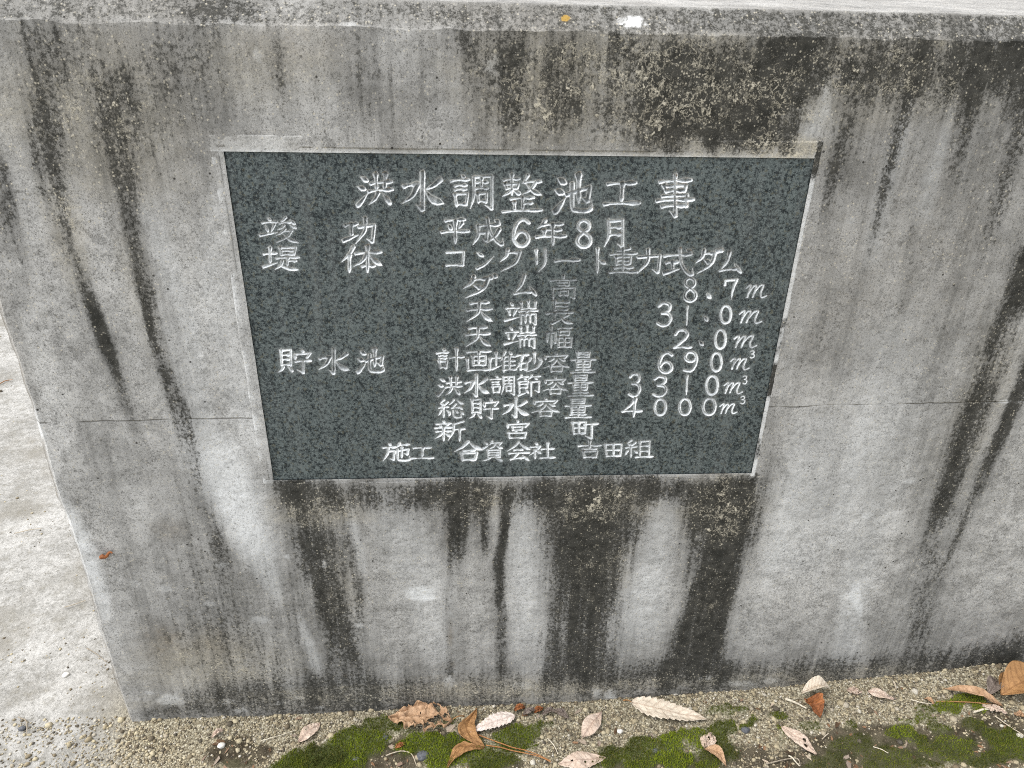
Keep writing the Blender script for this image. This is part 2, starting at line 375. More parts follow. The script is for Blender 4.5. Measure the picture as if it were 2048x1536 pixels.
# ------------------------------------------------------------------ materials
def concrete_mat(name='weathered_concrete', joint=True):
    s = NM(name)
    d, p, b, k, fm = s.attr('dark'), s.attr('pale'), s.attr('brown'), s.attr('speck'), s.attr('film')
    n1 = s.noise(200, 4, .65); nf = s.noise(440, 3, .7, s.mapping((1, 1, .8), (2.2, 4.1, 1.3))); n2 = s.noise(800, 2, .6); n3 = s.noise(16, 5, .6); n4 = s.noise(70, 4, .6)
    vs = s.noise(1.0, 4, .6, s.mapping((170, 60, 8)))           # drip striation
    g = s.add(s.mul(n3, .30), s.mul(n4, .26), s.mul(n1, .26), s.mul(nf, .30), s.mul(n2, .22))
    col = s.mix(s.step(g, .50, .84), (.148, .146, .138), (.55, .546, .526))
    pm = s.math('MULTIPLY', p, s.step(s.add(n1, s.mul(n4, .5)), .42, .95, .45, 1.0), clamp=True)
    col = s.mix(pm, col, (.66, .675, .675))
    col = s.mix(s.mul(b, s.step(n4, .3, .7, .25, .9)), col, (.17, .135, .09))
    col = s.mix(s.mul(k, s.step(n1, .3, .6, .2, .75)), col, (.52, .475, .37))
    # clean patches: droppings and the ochre lichen
    keep = s.mul(s.step(p, 1.3, 1.0), s.step(b, 1.3, 1.0))
    # soft grey tint, then black growth that settles grain by grain
    fa = s.math('MULTIPLY', s.mul(fm, keep), s.add(.22, s.mul(n1, .5), s.mul(s.sub(vs, .5), .8)), clamp=True)
    fb = s.math('MAXIMUM', fa, s.mul(s.mul(d, keep), s.add(.35, s.mul(n1, .6))))
    col = s.mix(s.math('MULTIPLY', fb, .80, clamp=True), col, (.065, .064, .058))
    cov = s.add(.045, s.mul(fm, .19), s.mul(d, .68), s.mul(k, -.12), s.mul(p, -.12), s.mul(s.sub(vs, .5), .34))
    cov = s.mul(s.math('MAXIMUM', cov, 0.0), keep)
    gn = s.add(s.mul(s.sub(nf, .5), 1.05), s.mul(s.sub(n1, .5), 1.0), s.mul(s.sub(n4, .5), .45), s.mul(s.sub(n2, .5), .35))
    lm = s.step(s.add(cov, gn), .20, .60)
    lm = s.mul(lm, s.step(cov, -.02, .10, .55, 1.0))
    lc = s.mix(s.step(n4, .35, .65), (.020, .020, .017), (.046, .045, .039))
    col = s.mix(s.mul(lm, s.step(cov, .0, .5, .70, .97)), col, lc)
    pit = s.step(s.add(s.mul(n2, .6), s.mul(nf, .5)), .475, .40)  # pits darkened in the colour, for dirt and for crevice shade the bump lacks
    col = s.mix(s.mul(pit, .60), col, (.07, .066, .056))
    pale_grain = s.step(s.add(s.mul(n2, .55), s.mul(nf, .5)), .63, .70)  # scattered pale grains in the concrete's own colour
    col = s.mix(s.mul(pale_grain, .45), col, (.60, .58, .52))
    # stray sand grains
    vo = s.n.new('ShaderNodeTexVoronoi'); s.l.new(s.co, vo.inputs['Vector']); vo.inputs['Scale'].default_value = 380
    sp = s.n.new('ShaderNodeSeparateColor'); s.l.new(vo.outputs['Color'], sp.inputs[0])
    gr = s.mul(s.step(s.add(vo.outputs['Distance'], s.mul(s.sub(nf, .5), .5)), .5, .2), s.step(s.add(sp.outputs[0], s.mul(s.sub(n4, .5), .9), s.mul(k, .12)), .80, .97))
    col = s.mix(s.mul(gr, s.add(.15, s.mul(sp.outputs[1], .55))), col, (.54, .50, .40))
    # lacework of cream where the crust has come away
    r1 = s.noise(125, 3, .65, s.mapping((1, 1, 1), (3.1, 1.7, 2.3)), .6)
    ridge = s.math('ABSOLUTE', s.sub(r1, .5))
    gate = s.noise(38, 3, .65, s.mapping((1, 1, 1), (9, 4, 7)))
    fl = s.mul(s.step(s.add(ridge, s.mul(s.sub(nf, .5), .10)), .050, .010), s.step(s.add(gate, s.mul(k, .22), s.mul(s.sub(n2, .5), .3)), .60, .76))
    ch_ = s.step(s.add(s.noise(44, 4, .65, s.mapping((1, 1, 1), (2, 7, 5))), s.mul(s.sub(n1, .5), .8), s.mul(k, .16)), .75, .84)
    fl = s.math('MULTIPLY', s.math('MAXIMUM', s.mul(fl, .75), ch_), s.step(k, .10, .6), clamp=True)
    col = s.mix(s.mul(fl, .8), col, s.mix(s.step(n1, .35, .6), (.30, .275, .21), (.56, .52, .42)))
    col = s.mix(s.step(p, 1.02, 1.4), col, (.85, .86, .86))
    col = s.mix(s.step(b, 1.02, 1.4), col, (.34, .22, .06))
    # little blow holes
    ho = s.mul(s.step(s.voro(60, vec=s.mapping((1, 1, 1), (5, 2, 1))), .085, .05), s.step(s.noise(9, 2), .50, .56))
    col = s.mix(s.mul(ho, .85), col, (.025, .023, .02))
    h = s.add(s.mul(n1, .6), s.mul(nf, .5), s.mul(fl, .3), s.mul(lm, -.25), s.mul(ho, -1.0))
    if joint:                                       # day joint of the casting
        sx = s.n.new('ShaderNodeSeparateXYZ'); s.l.new(s.co, sx.inputs[0])
        jz = s.add(s.mul(sx.outputs[0], .0148), .0912 + GZ, s.mul(s.sub(s.noise(22, 3), .5), .006))
        jd = s.math('ABSOLUTE', s.sub(sx.outputs[2], jz))
        jm = s.mul(s.step(jd, .0013, .0003), s.step(s.noise(14, 3), .38, .52))
        col = s.mix(s.mul(jm, .55), col, (.05, .047, .04))
        h = s.add(h, s.mul(jm, -.8))
    s.bump(h, .8, .0017)
    return s.out(col, .93, .18)

def granite_mat():
    s = NM('dark_granite')
    a = s.noise(340, 3, .62); c = s.noise(760, 2, .6); e = s.noise(90, 3, .5, s.mapping((1, 1, 1), (4, 4, 4)))
    g = s.add(s.mul(a, .60), s.mul(c, .34), s.mul(e, .12))
    col = s.mix(s.step(s.add(g, s.mul(s.sub(s.noise(7, 3), .5), .10)), .42, .64), (.016, .023, .026), (.112, .134, .133))
    col = s.mix(s.step(c, .56, .72, 0, .60), col, (.23, .255, .245))
    col = s.mix(s.step(s.noise(260, 2, .5, s.mapping((1, 1, 1), (8, 1, 2))), .60, .70, 0, .5), col, (.11, .105, .07))
    col = s.mix(s.step(a, .45, .36, 0, .55), col, (.008, .011, .013))
    dust = s.step(s.noise(1.0, 4, .6, s.mapping((55, 20, 5))), .46, .74, 0, .16)
    col = s.mix(dust, col, (.22, .23, .225))
    # letters: scrubbed and painted cuts, chalk haze round them
    pt, hz, dr = s.attr('paint'), s.attr('haze'), s.attr('dirt')
    col = s.mix(s.mul(hz, s.step(c, .35, .65, .12, .40)), col, (.40, .41, .41))
    n = s.noise(1100, 2, .6)
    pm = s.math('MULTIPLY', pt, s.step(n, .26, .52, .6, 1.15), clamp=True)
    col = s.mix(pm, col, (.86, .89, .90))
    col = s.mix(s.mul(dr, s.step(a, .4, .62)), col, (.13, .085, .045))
    s.bump(s.add(s.mul(a, .5), s.mul(c, .4)), .10, .0004)
    ro = s.math('MAXIMUM', .5, s.mul(pt, .8))
    return s.out(col, ro, .22)

def ground_mat():
    s = NM('gritty_ground')
    so, sl, mo = s.attr('soil'), s.attr('slab'), s.attr('moss')
    n1 = s.noise(260, 3, .6); n2 = s.noise(900, 2, .6); n3 = s.noise(9, 5, .6); n4 = s.noise(60, 4, .6)
    grit = s.mix(s.step(s.add(s.mul(n1, .6), s.mul(n2, .4)), .38, .62), (.060, .050, .034), (.30, .265, .185))
    v = s.n.new('ShaderNodeTexVoronoi'); s.l.new(s.co, v.inputs['Vector']); v.inputs['Scale'].default_value = 330
    hs_ = s.n.new('ShaderNodeSeparateColor'); s.l.new(v.outputs['Color'], hs_.inputs[0])
    grit = s.mix(s.step(v.outputs['Distance'], .62, .25, 0, .75), grit, s.mix(hs_.outputs[0], (.26, .23, .16), (.62, .58, .45)))
    soil = s.mix(s.step(n4, .3, .7), (.035, .028, .018), (.10, .085, .058))
    soil = s.mix(s.step(n2, .62, .72, 0, .6), soil, (.34, .31, .24))
    slab = s.mix(s.step(s.add(s.mul(n3, .4), s.mul(n4, .35), s.mul(n1, .3)), .40, .66), (.215, .21, .193), (.43, .422, .398))
    slab = s.mix(s.step(n2, .6, .72, 0, .5), slab, (.55, .52, .45))
    slab = s.mix(s.step(s.add(s.mul(n2, .5), s.mul(n1, .5)), .45, .36, 0, .6), slab, (.12, .112, .092))
    slab = s.mix(s.step(s.noise(4.2, 5, .65), .48, .66, 0, .75), slab, (.20, .188, .16))
    col = s.mix(s.math('MULTIPLY', sl, s.step(n4, .2, .5, .75, 1.0), clamp=True), grit, slab)
    col = s.mix(s.step(s.add(so, s.mul(s.sub(n4, .5), .8), s.mul(s.sub(n1, .5), .4)), .35, .7), col, soil)
    col = s.mix(s.mul(mo, .9), col, (.040, .055, .010))
    s.bump(s.add(n1, s.mul(n2, .6), s.mul(n4, s.sub(.7, s.mul(sl, .6)))), .7, .0020)
    return s.out(col, .95, .15)

MAT_WALL, MAT_GRAN, MAT_MORT, MAT_GROUND = concrete_mat(), granite_mat(), concrete_mat('mortar', False), ground_mat()

# ------------------------------------------------------------------ ground
def ground_h(x, y):
    x = np.asarray(x, float); y = np.asarray(y, float)
    near = np.exp(-np.clip(y + .25, 0, None)*0)     # plain
    rise = .062*sstep(.05, .95, x) * sstep(.5, -.02, y)
    h = -.004 + rise + .012*(fbm(x*3.1+7, y*3.1, .2, 3, 11)-.5) + .008*(fbm(x*14, y*14, .5, 3, 12)-.5) + .0035*(fbm(x*60, y*60, .5, 3, 13)-.5)
    # grit swept up against the wall foot
    h = h + .012*np.exp(-np.abs(y)/.035)*sstep(-.62, -.50, x)
    sl_ = np.maximum(sstep(-.52, -.66, x), sstep(.25, .4, y))
    h = h*(1-.75*sl_)
    far = sstep(3, 8, np.hypot(x, y))
    return h*(1-far)

def on_ground(px, py, lift=0.0):
    d = ray(px, py); z = 0.0
    for _ in range(8):
        k = (z-CAM[2])/d[2]; p = CAM+k*d
        z = float(ground_h(p[0], p[1]))+lift
    return np.array([p[0], p[1], z])

MOSS_PATCHES = [  # px centre, radii px, strength, brightness
    (640, 1520, 80, 34, 1, .35), (710, 1490, 70, 40, 1, .6), (745, 1460, 40, 22, .8, .3), (690, 1530, 60, 30, 1, .6), (850, 1490, 60, 26, 1, .7), (890, 1520, 50, 30, 1, .8),
    (1030, 1480, 50, 26, .9, .5), (1065, 1465, 36, 24, .8, .4), (980, 1522, 60, 24, .9, .4), (820, 1465, 24, 16, .5, .2),
    (1230, 1510, 50, 24, .9, .35), (1290, 1500, 60, 30, .9, .3), (1350, 1480, 34, 24, 1, 1.0), (1340, 1520, 60, 26, 1, .7), (1395, 1475, 24, 26, .9, .7), (1450, 1468, 40, 26, .9, .3),
    (1490, 1442, 16, 12, .9, .4), (1440, 1426, 30, 10, .5, .4), (1470, 1412, 16, 10, .7, .3), (1560, 1432, 16, 14, .8, .35), (1550, 1465, 14, 9, .8, .5), (1420, 1530, 40, 16, .8, .4),
    (1900, 1412, 46, 14, .9, .7), (1940, 1408, 26, 14, .9, .7), (1850, 1418, 26, 10, .6, .3), (1800, 1468, 36, 18, .7, .6), (1840, 1490, 26, 20, .7, .5), (2010, 1475, 40, 24, .8, .4),
    (1880, 1455, 30, 14, .6, .3), (1700, 1452, 16, 10, .6, .3), (1740, 1524, 40, 20, .5, .3), (1980, 1520, 50, 20, .7, .3), (1630, 1450, 26, 12, .5, .3), (1570, 1470, 20, 14, .5, .3),
    (1100, 1450, 20, 10, .5, .2), (1190, 1445, 12, 10, .5, .2), (1850, 1530, 30, 14, .6, .3), (900, 1450, 30, 10, .5, .4), (470, 1530, 30, 12, .25, .1), (600, 1532, 60, 24, 1, .4), (780, 1450, 40, 18, .8, .3), (930, 1500, 60, 30, .95, .6), (1200, 1528, 50, 20, .9, .3), (1440, 1500, 50, 30, .7, .3), (1300, 1530, 60, 20, .9, .5), (1700, 1490, 60, 24, .5, .25), (1780, 1520, 80, 30, .55, .3), (1900, 1500, 60, 30, .6, .5), (2030, 1500, 50, 30, .7, .4), (1650, 1525, 50, 20, .5, .2), (1830, 1440, 40, 14, .6, .4), (1960, 1450, 40, 20, .6, .3)]
_MP = []
for (a, b, rx, ry, st, br) in MOSS_PATCHES:
    c = on_ground(a, b); ex = on_ground(a+rx, b); ey = on_ground(a, b-ry)
    _MP.append((c[0], c[1], abs(ex[0]-c[0]), abs(ey[1]-c[1]), st, br))
def moss_map(x, y):
    m = np.zeros_like(x); br = np.zeros_like(x)
    wx = x+(fbm(x*45, y*45, .1, 4, 21)-.5)*.05; wy = y+(fbm(x*45, y*45, .6, 4, 22)-.5)*.04
    for (cx, cy, rx, ry, st, b) in _MP:
        d = np.hypot((wx-cx)/rx, (wy-cy)/ry)
        q = st*(1-sstep(.65, 1.15, d))
        br = np.where(q > m, b, br); m = np.maximum(m, q)
    return m, br
SOIL = [(1750, 1500, 260, 60, .85), (1980, 1490, 140, 70, .9), (1600, 1530, 160, 36, .85), (720, 1535, 180, 40, .7), (900, 1480, 90, 30, .6), (1350, 1535, 200, 40, .7), (480, 1505, 90, 34, .9), (800, 1515, 50, 34, .9), (1140, 1480, 40, 30, .5), (1090, 1425, 90, 14, .5), (1680, 1500, 130, 50, .75), (1850, 1500, 160, 50, .65), (2000, 1460, 80, 60, .7), (1500, 1510, 80, 34, .7), (1420, 1500, 40, 26, .6), (1530, 1415, 16, 16, .6), (1950, 1400, 90, 16, .6), (990, 1530, 90, 20, .7), (1240, 1530, 60, 16, .5), (640, 1530, 90, 20, .6)]
_SP = []
for (a, b, rx, ry, st) in SOIL:
    c = on_ground(a, b); ex = on_ground(a+rx, b); ey = on_ground(a, b-ry)
    _SP.append((c[0], c[1], abs(ex[0]-c[0]), abs(ey[1]-c[1]), st))
def soil_map(x, y):
    m = np.zeros_like(x)
    wx = x+(fbm(x*30, y*30, .1, 4, 24)-.5)*.06; wy = y+(fbm(x*30, y*30, .6, 4, 25)-.5)*.05
    for (cx, cy, rx, ry, st) in _SP:
        m = np.maximum(m, st*(1-sstep(.5, 1.2, np.hypot((wx-cx)/rx, (wy-cy)/ry))))
    # a dirty crack line along the pavement by the wall end
    return m
def slab_map(x, y):
    s = sstep(-.50, -.62, x+(fbm(x*12, y*12, .2, 3, 27)-.5)*.12)
    return np.maximum(s, sstep(.25, .4, y))
_far = [1.5*1.6**i for i in range(1, 12)]
gx = np.array([-v for v in _far[::-1]] + list(np.arange(-1.75, 1.06, .0065)) + _far)
gy = np.array([-v for v in _far[::-1]] + list(np.arange(-.36, 1.75, .0065)) + [v+.4 for v in _far])
GX, GY = np.meshgrid(gx, gy)
gxf, gyf = GX.ravel(), GY.ravel()
mm, mb = moss_map(gxf, gyf)
gme = np_mesh('ground', np.stack([gxf, gyf, ground_h(gxf, gyf)+.005*mm*(.3+fbm(gxf*90, gyf*90, .3, 2, 515))], 1), grid_faces(len(gy), len(gx)), True,
              dict(soil=soil_map(gxf, gyf), slab=slab_map(gxf, gyf), moss=mm))
g_o = link('ground', gme, MAT_GROUND); tag(g_o, 'sandy gritty ground and pale concrete paving at the foot of the wall', 'ground', kind='structure')

# ------------------------------------------------------------------ the concrete wall
XL, XR, TH = -.566, .92, .30
CHW = .024                                     # chamfer along the top edge
ZT = WCH + CHW
PX0, PX1, PZ0, PZ1 = -.30, .30, GZ, GZ+.389    # plaque
def wall_disp(x, y, z):
    amp = .0008
    dy = (fbm(x*70, z*70, y*70, 4, 101)-.5)*2*amp + (fbm(x*7, z*7, y*7, 2, 102)-.5)*.006
    edge = np.exp(-(x-XL)/.012)
    dx = edge*((fbm(x*25, z*38, y*25, 4, 103)-.5)*.009)
    ce = np.exp(-np.abs(z-WCH)/.004)*np.exp(-np.abs(y)/.01)
    dz = ce*(fbm(x*40, z*10, y*10, 4, 104)-.5)*.006
    dy = dy + ce*(fbm(x*33, z*10, y*10, 4, 105)-.45)*.004
    return x+dx, y+dy, z+dz
VV, FF, nv = [], [], 0
def add_grid(P):                                # P: (rows, cols, 3)
    global nv
    r, c, _ = P.shape
    VV.append(P.reshape(-1, 3)); FF.append(grid_faces(r, c)+nv); nv += r*c
STEP = .0016
xs = np.concatenate([np.arange(XL+.010, XR, STEP), [1.1, 1.4, 2.0, 3.0, 4.5]])
zs = np.concatenate([[-.25], np.arange(-.06, WCH, STEP), [WCH]])
A, B = np.meshgrid(xs, zs)
add_grid(np.stack([A, np.zeros_like(A), B], 2))                                   # front face
t = np.linspace(0, 1, 16)
A, T_ = np.meshgrid(xs, t)
add_grid(np.stack([A, T_*CHW*.95, WCH+T_*CHW], 2))                                # top chamfer
ys = np.linspace(CHW*.95, TH, 40)
SL = .10
A, Y_ = np.meshgrid(xs, ys)
add_grid(np.stack([A, Y_, ZT+(Y_-CHW*.95)*SL], 2))                                # top, slightly crowned
zb = np.concatenate([[-.25], np.arange(-.06, WCH, .004), [WCH]])
T2, B = np.meshgrid(np.linspace(0, 1, 6), zb)
add_grid(np.stack([XL+.010*T2, .010*(1-T2), B], 2))                               # arris of the wall end
Y_, B = np.meshgrid(np.linspace(TH, .010, 60), np.concatenate([zb, [ZT+.01]]))
add_grid(np.stack([np.full_like(Y_, XL), Y_, B], 2))                              # end face
A, B = np.meshgrid(xs[::12], np.array([-.25, ZT+(TH-CHW*.95)*SL]))
add_grid(np.stack([A, np.full_like(A, TH), B], 2)[:, ::-1])                       # back
V = np.concatenate(VV); Fq = np.concatenate(FF)
maps = wall_maps(V[:, 0].copy(), V[:, 1].copy(), V[:, 2].copy())
x, y, z = wall_disp(V[:, 0], V[:, 1], V[:, 2])
# recess for the plaque
ins = (V[:, 0] > PX0-.004) & (V[:, 0] < PX1+.004) & (V[:, 2] > PZ0-.004) & (V[:, 2] < PZ1+.004) & (V[:, 1] < .001)
y = np.where(ins, .030, y)
wall_me = np_mesh('concrete_wall', np.stack([x, y, z], 1), Fq, True, maps)
wall = link('concrete_wall', wall_me, MAT_WALL)
tag(wall, 'low grey concrete wall with black rain streaks holding the engraved stone plaque', 'wall')

# ------------------------------------------------------------------ lettering of the plaque (strokes in a 100 x 100 box)
GON = "d22 2 30 10;h0 21 42 17;h8 33 34 31;h8 45 34 43;v8 57 12 90;z8 58 38 55 34 86;h12 86 34 84;"
ITO = "p24 2 8 21;d9 22 24 31;p38 15 22 34 4 45;h4 45 42 39;v22 43 22 97;p12 59 2 84;d33 57 44 73;"
SAN = "d10 10 28 22;d2 40 22 48;t4 94 30 60;"
KAI = "v8 6 10 70;z8 7 38 4 38 70;h10 26 36 24;h10 46 36 44;h10 68 36 66;p16 74 12 86 0 96;n28 74 36 84 44 96;"
DO = "h0 33 36 29;v18 6 18 74;t0 85 38 68;"
G = {
'洪': SAN+"h38 31 95 25;v52 4 55 50;v78 2 75 50;h34 53 98 47;p58 58 50 76 34 92;n70 58 84 78 92 92",
'水': "k50 2 50 97 36 85;h8 38 38 33;p38 33 26 62 4 82;p88 20 72 36 54 46;n53 44 72 72 98 84",
'調': GON+"p52 8 52 60 44 94;k52 9 94 6 94 97 78 86;h60 25 85 24;v72 14 72 40;h58 41 86 40;v62 55 64 79;z62 55 83 53 81 78;h64 78 81 76",
'整': "h6 14 44 10;v25 0 25 52;v8 25 12 37;z8 25 42 22 38 35;h12 37 38 35;p24 39 14 48 0 56;n27 41 38 47 46 51;p64 2 58 14 50 23;h56 19 96 17;p84 19 72 37 50 51;n58 25 76 43 98 54;h22 63 78 59;v52 61 52 93;v30 73 30 93;h54 75 74 73;h2 95 98 91",
'池': SAN+"k32 50 90 31 84 66 70 58;v62 2 62 72;k46 24 46 78 54 91 90 91 95 66",
'工': "h12 16 88 12;v52 16 48 80;h2 86 98 82",
'事': "h8 15 92 11;k50 0 50 97 34 86;v22 25 27 39;z22 26 79 23 75 37;h26 38 75 36;z16 49 83 46 81 73;h0 61 98 58;h14 74 81 72",
'竣': "d18 3 26 14;h4 23 42 19;d12 30 18 54;p36 28 28 56;t0 68 46 57;p66 2 60 12 50 22;h50 22 80 18;d76 12 90 26;p60 30 56 38 44 46;d76 30 92 42;p62 46 54 58 40 70;h54 56 82 52;p82 52 70 76 42 97;n58 62 74 82 99 96",
'功': "h4 28 42 22;v23 26 24 70;t0 86 46 66;k46 36 94 28 88 92 70 80;p66 2 64 50 36 98",
'平': "h16 12 84 8;d26 24 36 44;p76 21 64 42;h0 57 98 53;v50 14 50 99",
'成': "h18 28 86 22;p18 28 18 64 2 96;k22 52 46 50 44 80 32 74;k48 2 56 46 74 80 94 97 97 74;p86 40 72 66 46 90;d72 3 86 15",
'年': "p30 0 20 18 4 32;h24 20 88 16;h26 41 84 38;v28 41 28 64;h0 66 99 62;v56 18 56 99",
'月': "p22 6 24 56 4 97;k22 8 82 4 82 99 60 88;h26 33 78 31;h26 57 78 55",
'堤': DO+"v46 4 50 35;z46 5 90 2 85 33;h50 20 85 18;h50 35 85 33;h38 49 100 45;v68 47 66 80;h68 62 92 60;p52 60 48 78 32 95;n44 78 68 90 99 97",
'体': "p28 2 18 30 0 58;v18 34 18 99;h34 28 97 22;v64 2 64 99;p62 28 52 56 30 77;n66 28 80 54 100 74;h50 77 80 75",
'コ': "z8 16 86 12 82 90;h6 92 84 88",
'ン': "d10 12 40 30;t12 92 50 72 94 32",
'ク': "p36 2 30 30 6 56;h32 20 84 14;p86 12 66 62 10 99",
'リ': "v20 6 24 68;p76 2 76 60 36 99",
'ー': "h2 52 98 48",
'ト': "v34 2 32 99;n34 40 60 52 90 62",
'重': "p70 2 48 8 26 12;h2 27 97 23;v24 37 27 65;z24 38 77 35 73 63;h27 51 73 49;h27 65 73 63;v50 6 50 93;h18 79 82 77;h0 95 99 93",
'力': "k8 32 90 26 82 94 60 82;p46 2 44 50 4 99",
'式': "h2 26 93 20;k54 2 58 50 74 84 94 98 97 74;d76 3 92 15;h10 51 48 49;v30 51 30 80;t2 90 54 75",
'ダ': "p34 8 28 34 4 58;h32 22 74 17;p76 16 60 62 10 99;n32 44 46 52 60 64;d78 2 86 14;d91 -3 100 9",
'ム': "p48 2 36 44 10 84;h8 87 84 77;d68 54 94 94",
'高': "v50 0 50 13;h2 19 97 16;v30 27 32 41;z30 28 70 26 68 41;h32 41 68 40;v8 53 10 99;k8 54 92 51 90 97 76 90;v34 65 36 85;z34 65 66 63 64 83;h36 83 64 81",
'天': "h16 14 84 8;h4 45 95 39;p50 12 44 60 2 99;n52 46 72 78 99 98",
'端': "d16 6 24 18;h2 31 42 28;v10 41 14 62;p34 39 26 64;t0 82 44 68;v50 8 52 33;v72 0 72 31;h50 33 94 29;v94 5 93 31;h42 45 100 41;p70 43 62 56;v48 57 48 99;k48 58 95 55 95 99 83 90;v63 59 63 93;v78 57 78 93",
'長': "v30 2 30 53;h30 7 84 4;h30 23 78 21;h30 39 78 37;h0 55 99 51;v30 55 27 95;t22 97 54 82;p80 61 62 74;n46 57 68 86 99 97",
'幅': "v6 27 6 71;k6 29 37 27 37 74 28 67;v21 2 21 99;h46 8 98 5;v52 20 54 38;z52 21 90 18 87 36;h54 37 87 35;v46 51 48 95;z46 52 96 49 93 93;h50 72 93 70;v70 51 70 92;h48 94 93 92",
'貯': KAI+"d72 0 78 13;d50 18 52 40;z52 23 99 17 88 36;h52 52 99 48;k76 52 76 98 58 86",
'計': GON+"h48 42 100 38;v74 2 74 99",
'画': "h4 9 95 5;v50 9 50 68;v26 27 28 70;z26 28 77 25 75 68;h28 48 75 46;h28 70 75 68;v6 40 9 94;h8 95 94 91;v95 40 93 98",
'堆': DO+"p54 2 46 26 36 47;v48 30 48 99;d70 1 80 15;h50 28 99 24;h50 48 93 46;h50 68 93 66;v72 26 72 90;h48 91 100 87",
'砂': "h4 14 46 10;p26 14 18 50 0 86;v16 55 18 90;z16 56 42 53 40 88;h18 88 40 86;v70 2 70 54;p56 26 52 40 44 53;d84 24 99 43;p94 50 78 80 40 99",
'容': "d48 0 54 11;d8 16 11 36;z12 21 92 15 80 31;p38 31 30 41 18 47;n60 31 70 37 84 45;p50 39 36 61 0 80;n52 41 72 63 99 77;v28 71 32 99;z28 72 73 69 69 97;h32 97 69 95",
'量': "v24 2 27 25;z24 3 76 0 73 23;h27 13 73 12;h27 25 73 23;h0 37 99 34;v22 45 25 71;z22 46 78 43 75 69;h25 58 75 56;h25 71 75 69;v50 45 50 94;h20 83 80 81;h0 97 99 94",
'節': "p20 0 14 11 2 22;h16 11 46 8;d28 13 36 22;p62 0 56 11 46 20;h58 11 98 7;d74 12 84 21;z10 33 46 29 43 60;h12 45 43 43;h12 60 43 58;v10 33 12 90;t6 95 42 80;d36 67 48 84;k56 35 94 31 91 80 75 73;v58 35 58 100",
'総': ITO+"p62 2 54 16 44 27;n74 2 84 14 99 23;p70 25 54 47;h54 47 88 43;d80 35 94 52;d50 65 44 84;k58 59 60 85 70 96 88 94 89 77;d68 57 77 70;d90 61 100 78",
'新': "d26 0 32 9;h4 17 52 13;d15 20 22 33;p43 18 36 33;h0 37 56 34;h4 55 54 52;v28 37 28 99;p26 57 16 73 0 88;d34 62 52 78;p94 3 76 12 62 17;p62 16 60 56 44 97;h64 45 100 41;v82 43 82 100",
'宮': "d48 0 54 11;d8 17 11 39;z12 23 96 16 82 35;v30 35 32 55;z30 36 71 33 67 53;h32 54 67 52;d48 54 42 63;v14 69 19 99;z14 70 86 66 79 97;h19 97 79 95",
'町': "v2 10 7 72;z2 11 50 7 47 70;h7 41 47 39;v26 10 26 70;h7 71 47 69;h48 21 100 15;k76 21 74 99 50 85",
'施': "d22 0 29 11;h0 25 48 21;k18 45 43 43 39 92 26 85;p20 25 16 60 0 96;p62 0 56 14 48 25;h58 13 99 7;k46 47 95 33 91 63 79 56;v70 22 70 78;k54 34 54 82 62 94 96 93 99 72",
'合': "p48 2 30 28 0 54;n52 4 72 28 100 45;h32 49 72 46;v24 63 29 99;z24 64 80 60 73 97;h29 97 73 95",
'資': "d8 5 22 15;t4 36 28 21;p46 0 40 10 33 19;z42 11 90 7 80 18;p62 11 54 27 35 39;n62 19 76 31 95 37;v24 45 26 83;z24 46 81 43 79 81;h26 58 79 56;h26 70 79 68;h26 83 79 81;p36 85 24 93 2 100;n62 85 78 93 94 100",
'会': "p48 2 30 26 0 50;n52 4 72 26 100 43;h30 45 68 43;h6 63 94 59;p44 63 34 78 18 93;h16 96 72 87;d66 72 92 99",
'社': "d22 0 30 11;h2 28 40 24;p40 24 24 52 0 77;v22 47 22 100;d28 48 44 65;h48 41 97 37;v72 2 72 93;h44 95 100 91",
'吉': "h0 27 99 23;v50 0 50 45;h18 47 80 45;v20 61 25 99;z20 62 84 59 77 97;h25 97 77 95",
'田': "v6 8 13 94;z6 9 94 5 87 92;h13 51 87 49;v50 8 50 92;h13 94 87 92",
'組': ITO+"v54 10 54 92;z54 11 90 7 87 92;h56 37 87 35;h56 64 87 62;h40 96 100 92",
'0': "c50 5 24 18 12 50 22 84 48 96 76 84 88 50 78 16 50 5",
'1': "v54 2 44 98",
'2': "c14 28 28 8 56 4 76 22 66 46 38 72 12 92;h8 95 94 93",
'3': "c16 16 40 3 76 9 76 30 52 43 34 45;c34 45 70 49 84 68 66 91 36 98 8 88",
'4': "p66 0 44 34 4 68;h2 69 98 67;v66 4 58 99",
'6': "c86 15 62 3 34 14 15 46 15 76 36 96 64 96 84 78 78 58 56 46 34 52 17 72",
'7': "z12 30 15 9 88 5;p88 6 64 50 52 99",
'8': "c50 4 25 13 24 32 50 46 80 63 83 84 60 97 36 96 17 82 24 62 50 46 75 32 76 14 50 4",
'9': "c80 32 60 48 34 46 19 30 30 8 56 3 76 14 84 36 74 70 50 95 12 91",
'.': "d20 10 80 90",
'm': "c0 36 14 20 22 22 6 94;c10 72 34 26 50 22 32 92;c36 70 64 24 84 18 70 68 76 96 99 84",
}
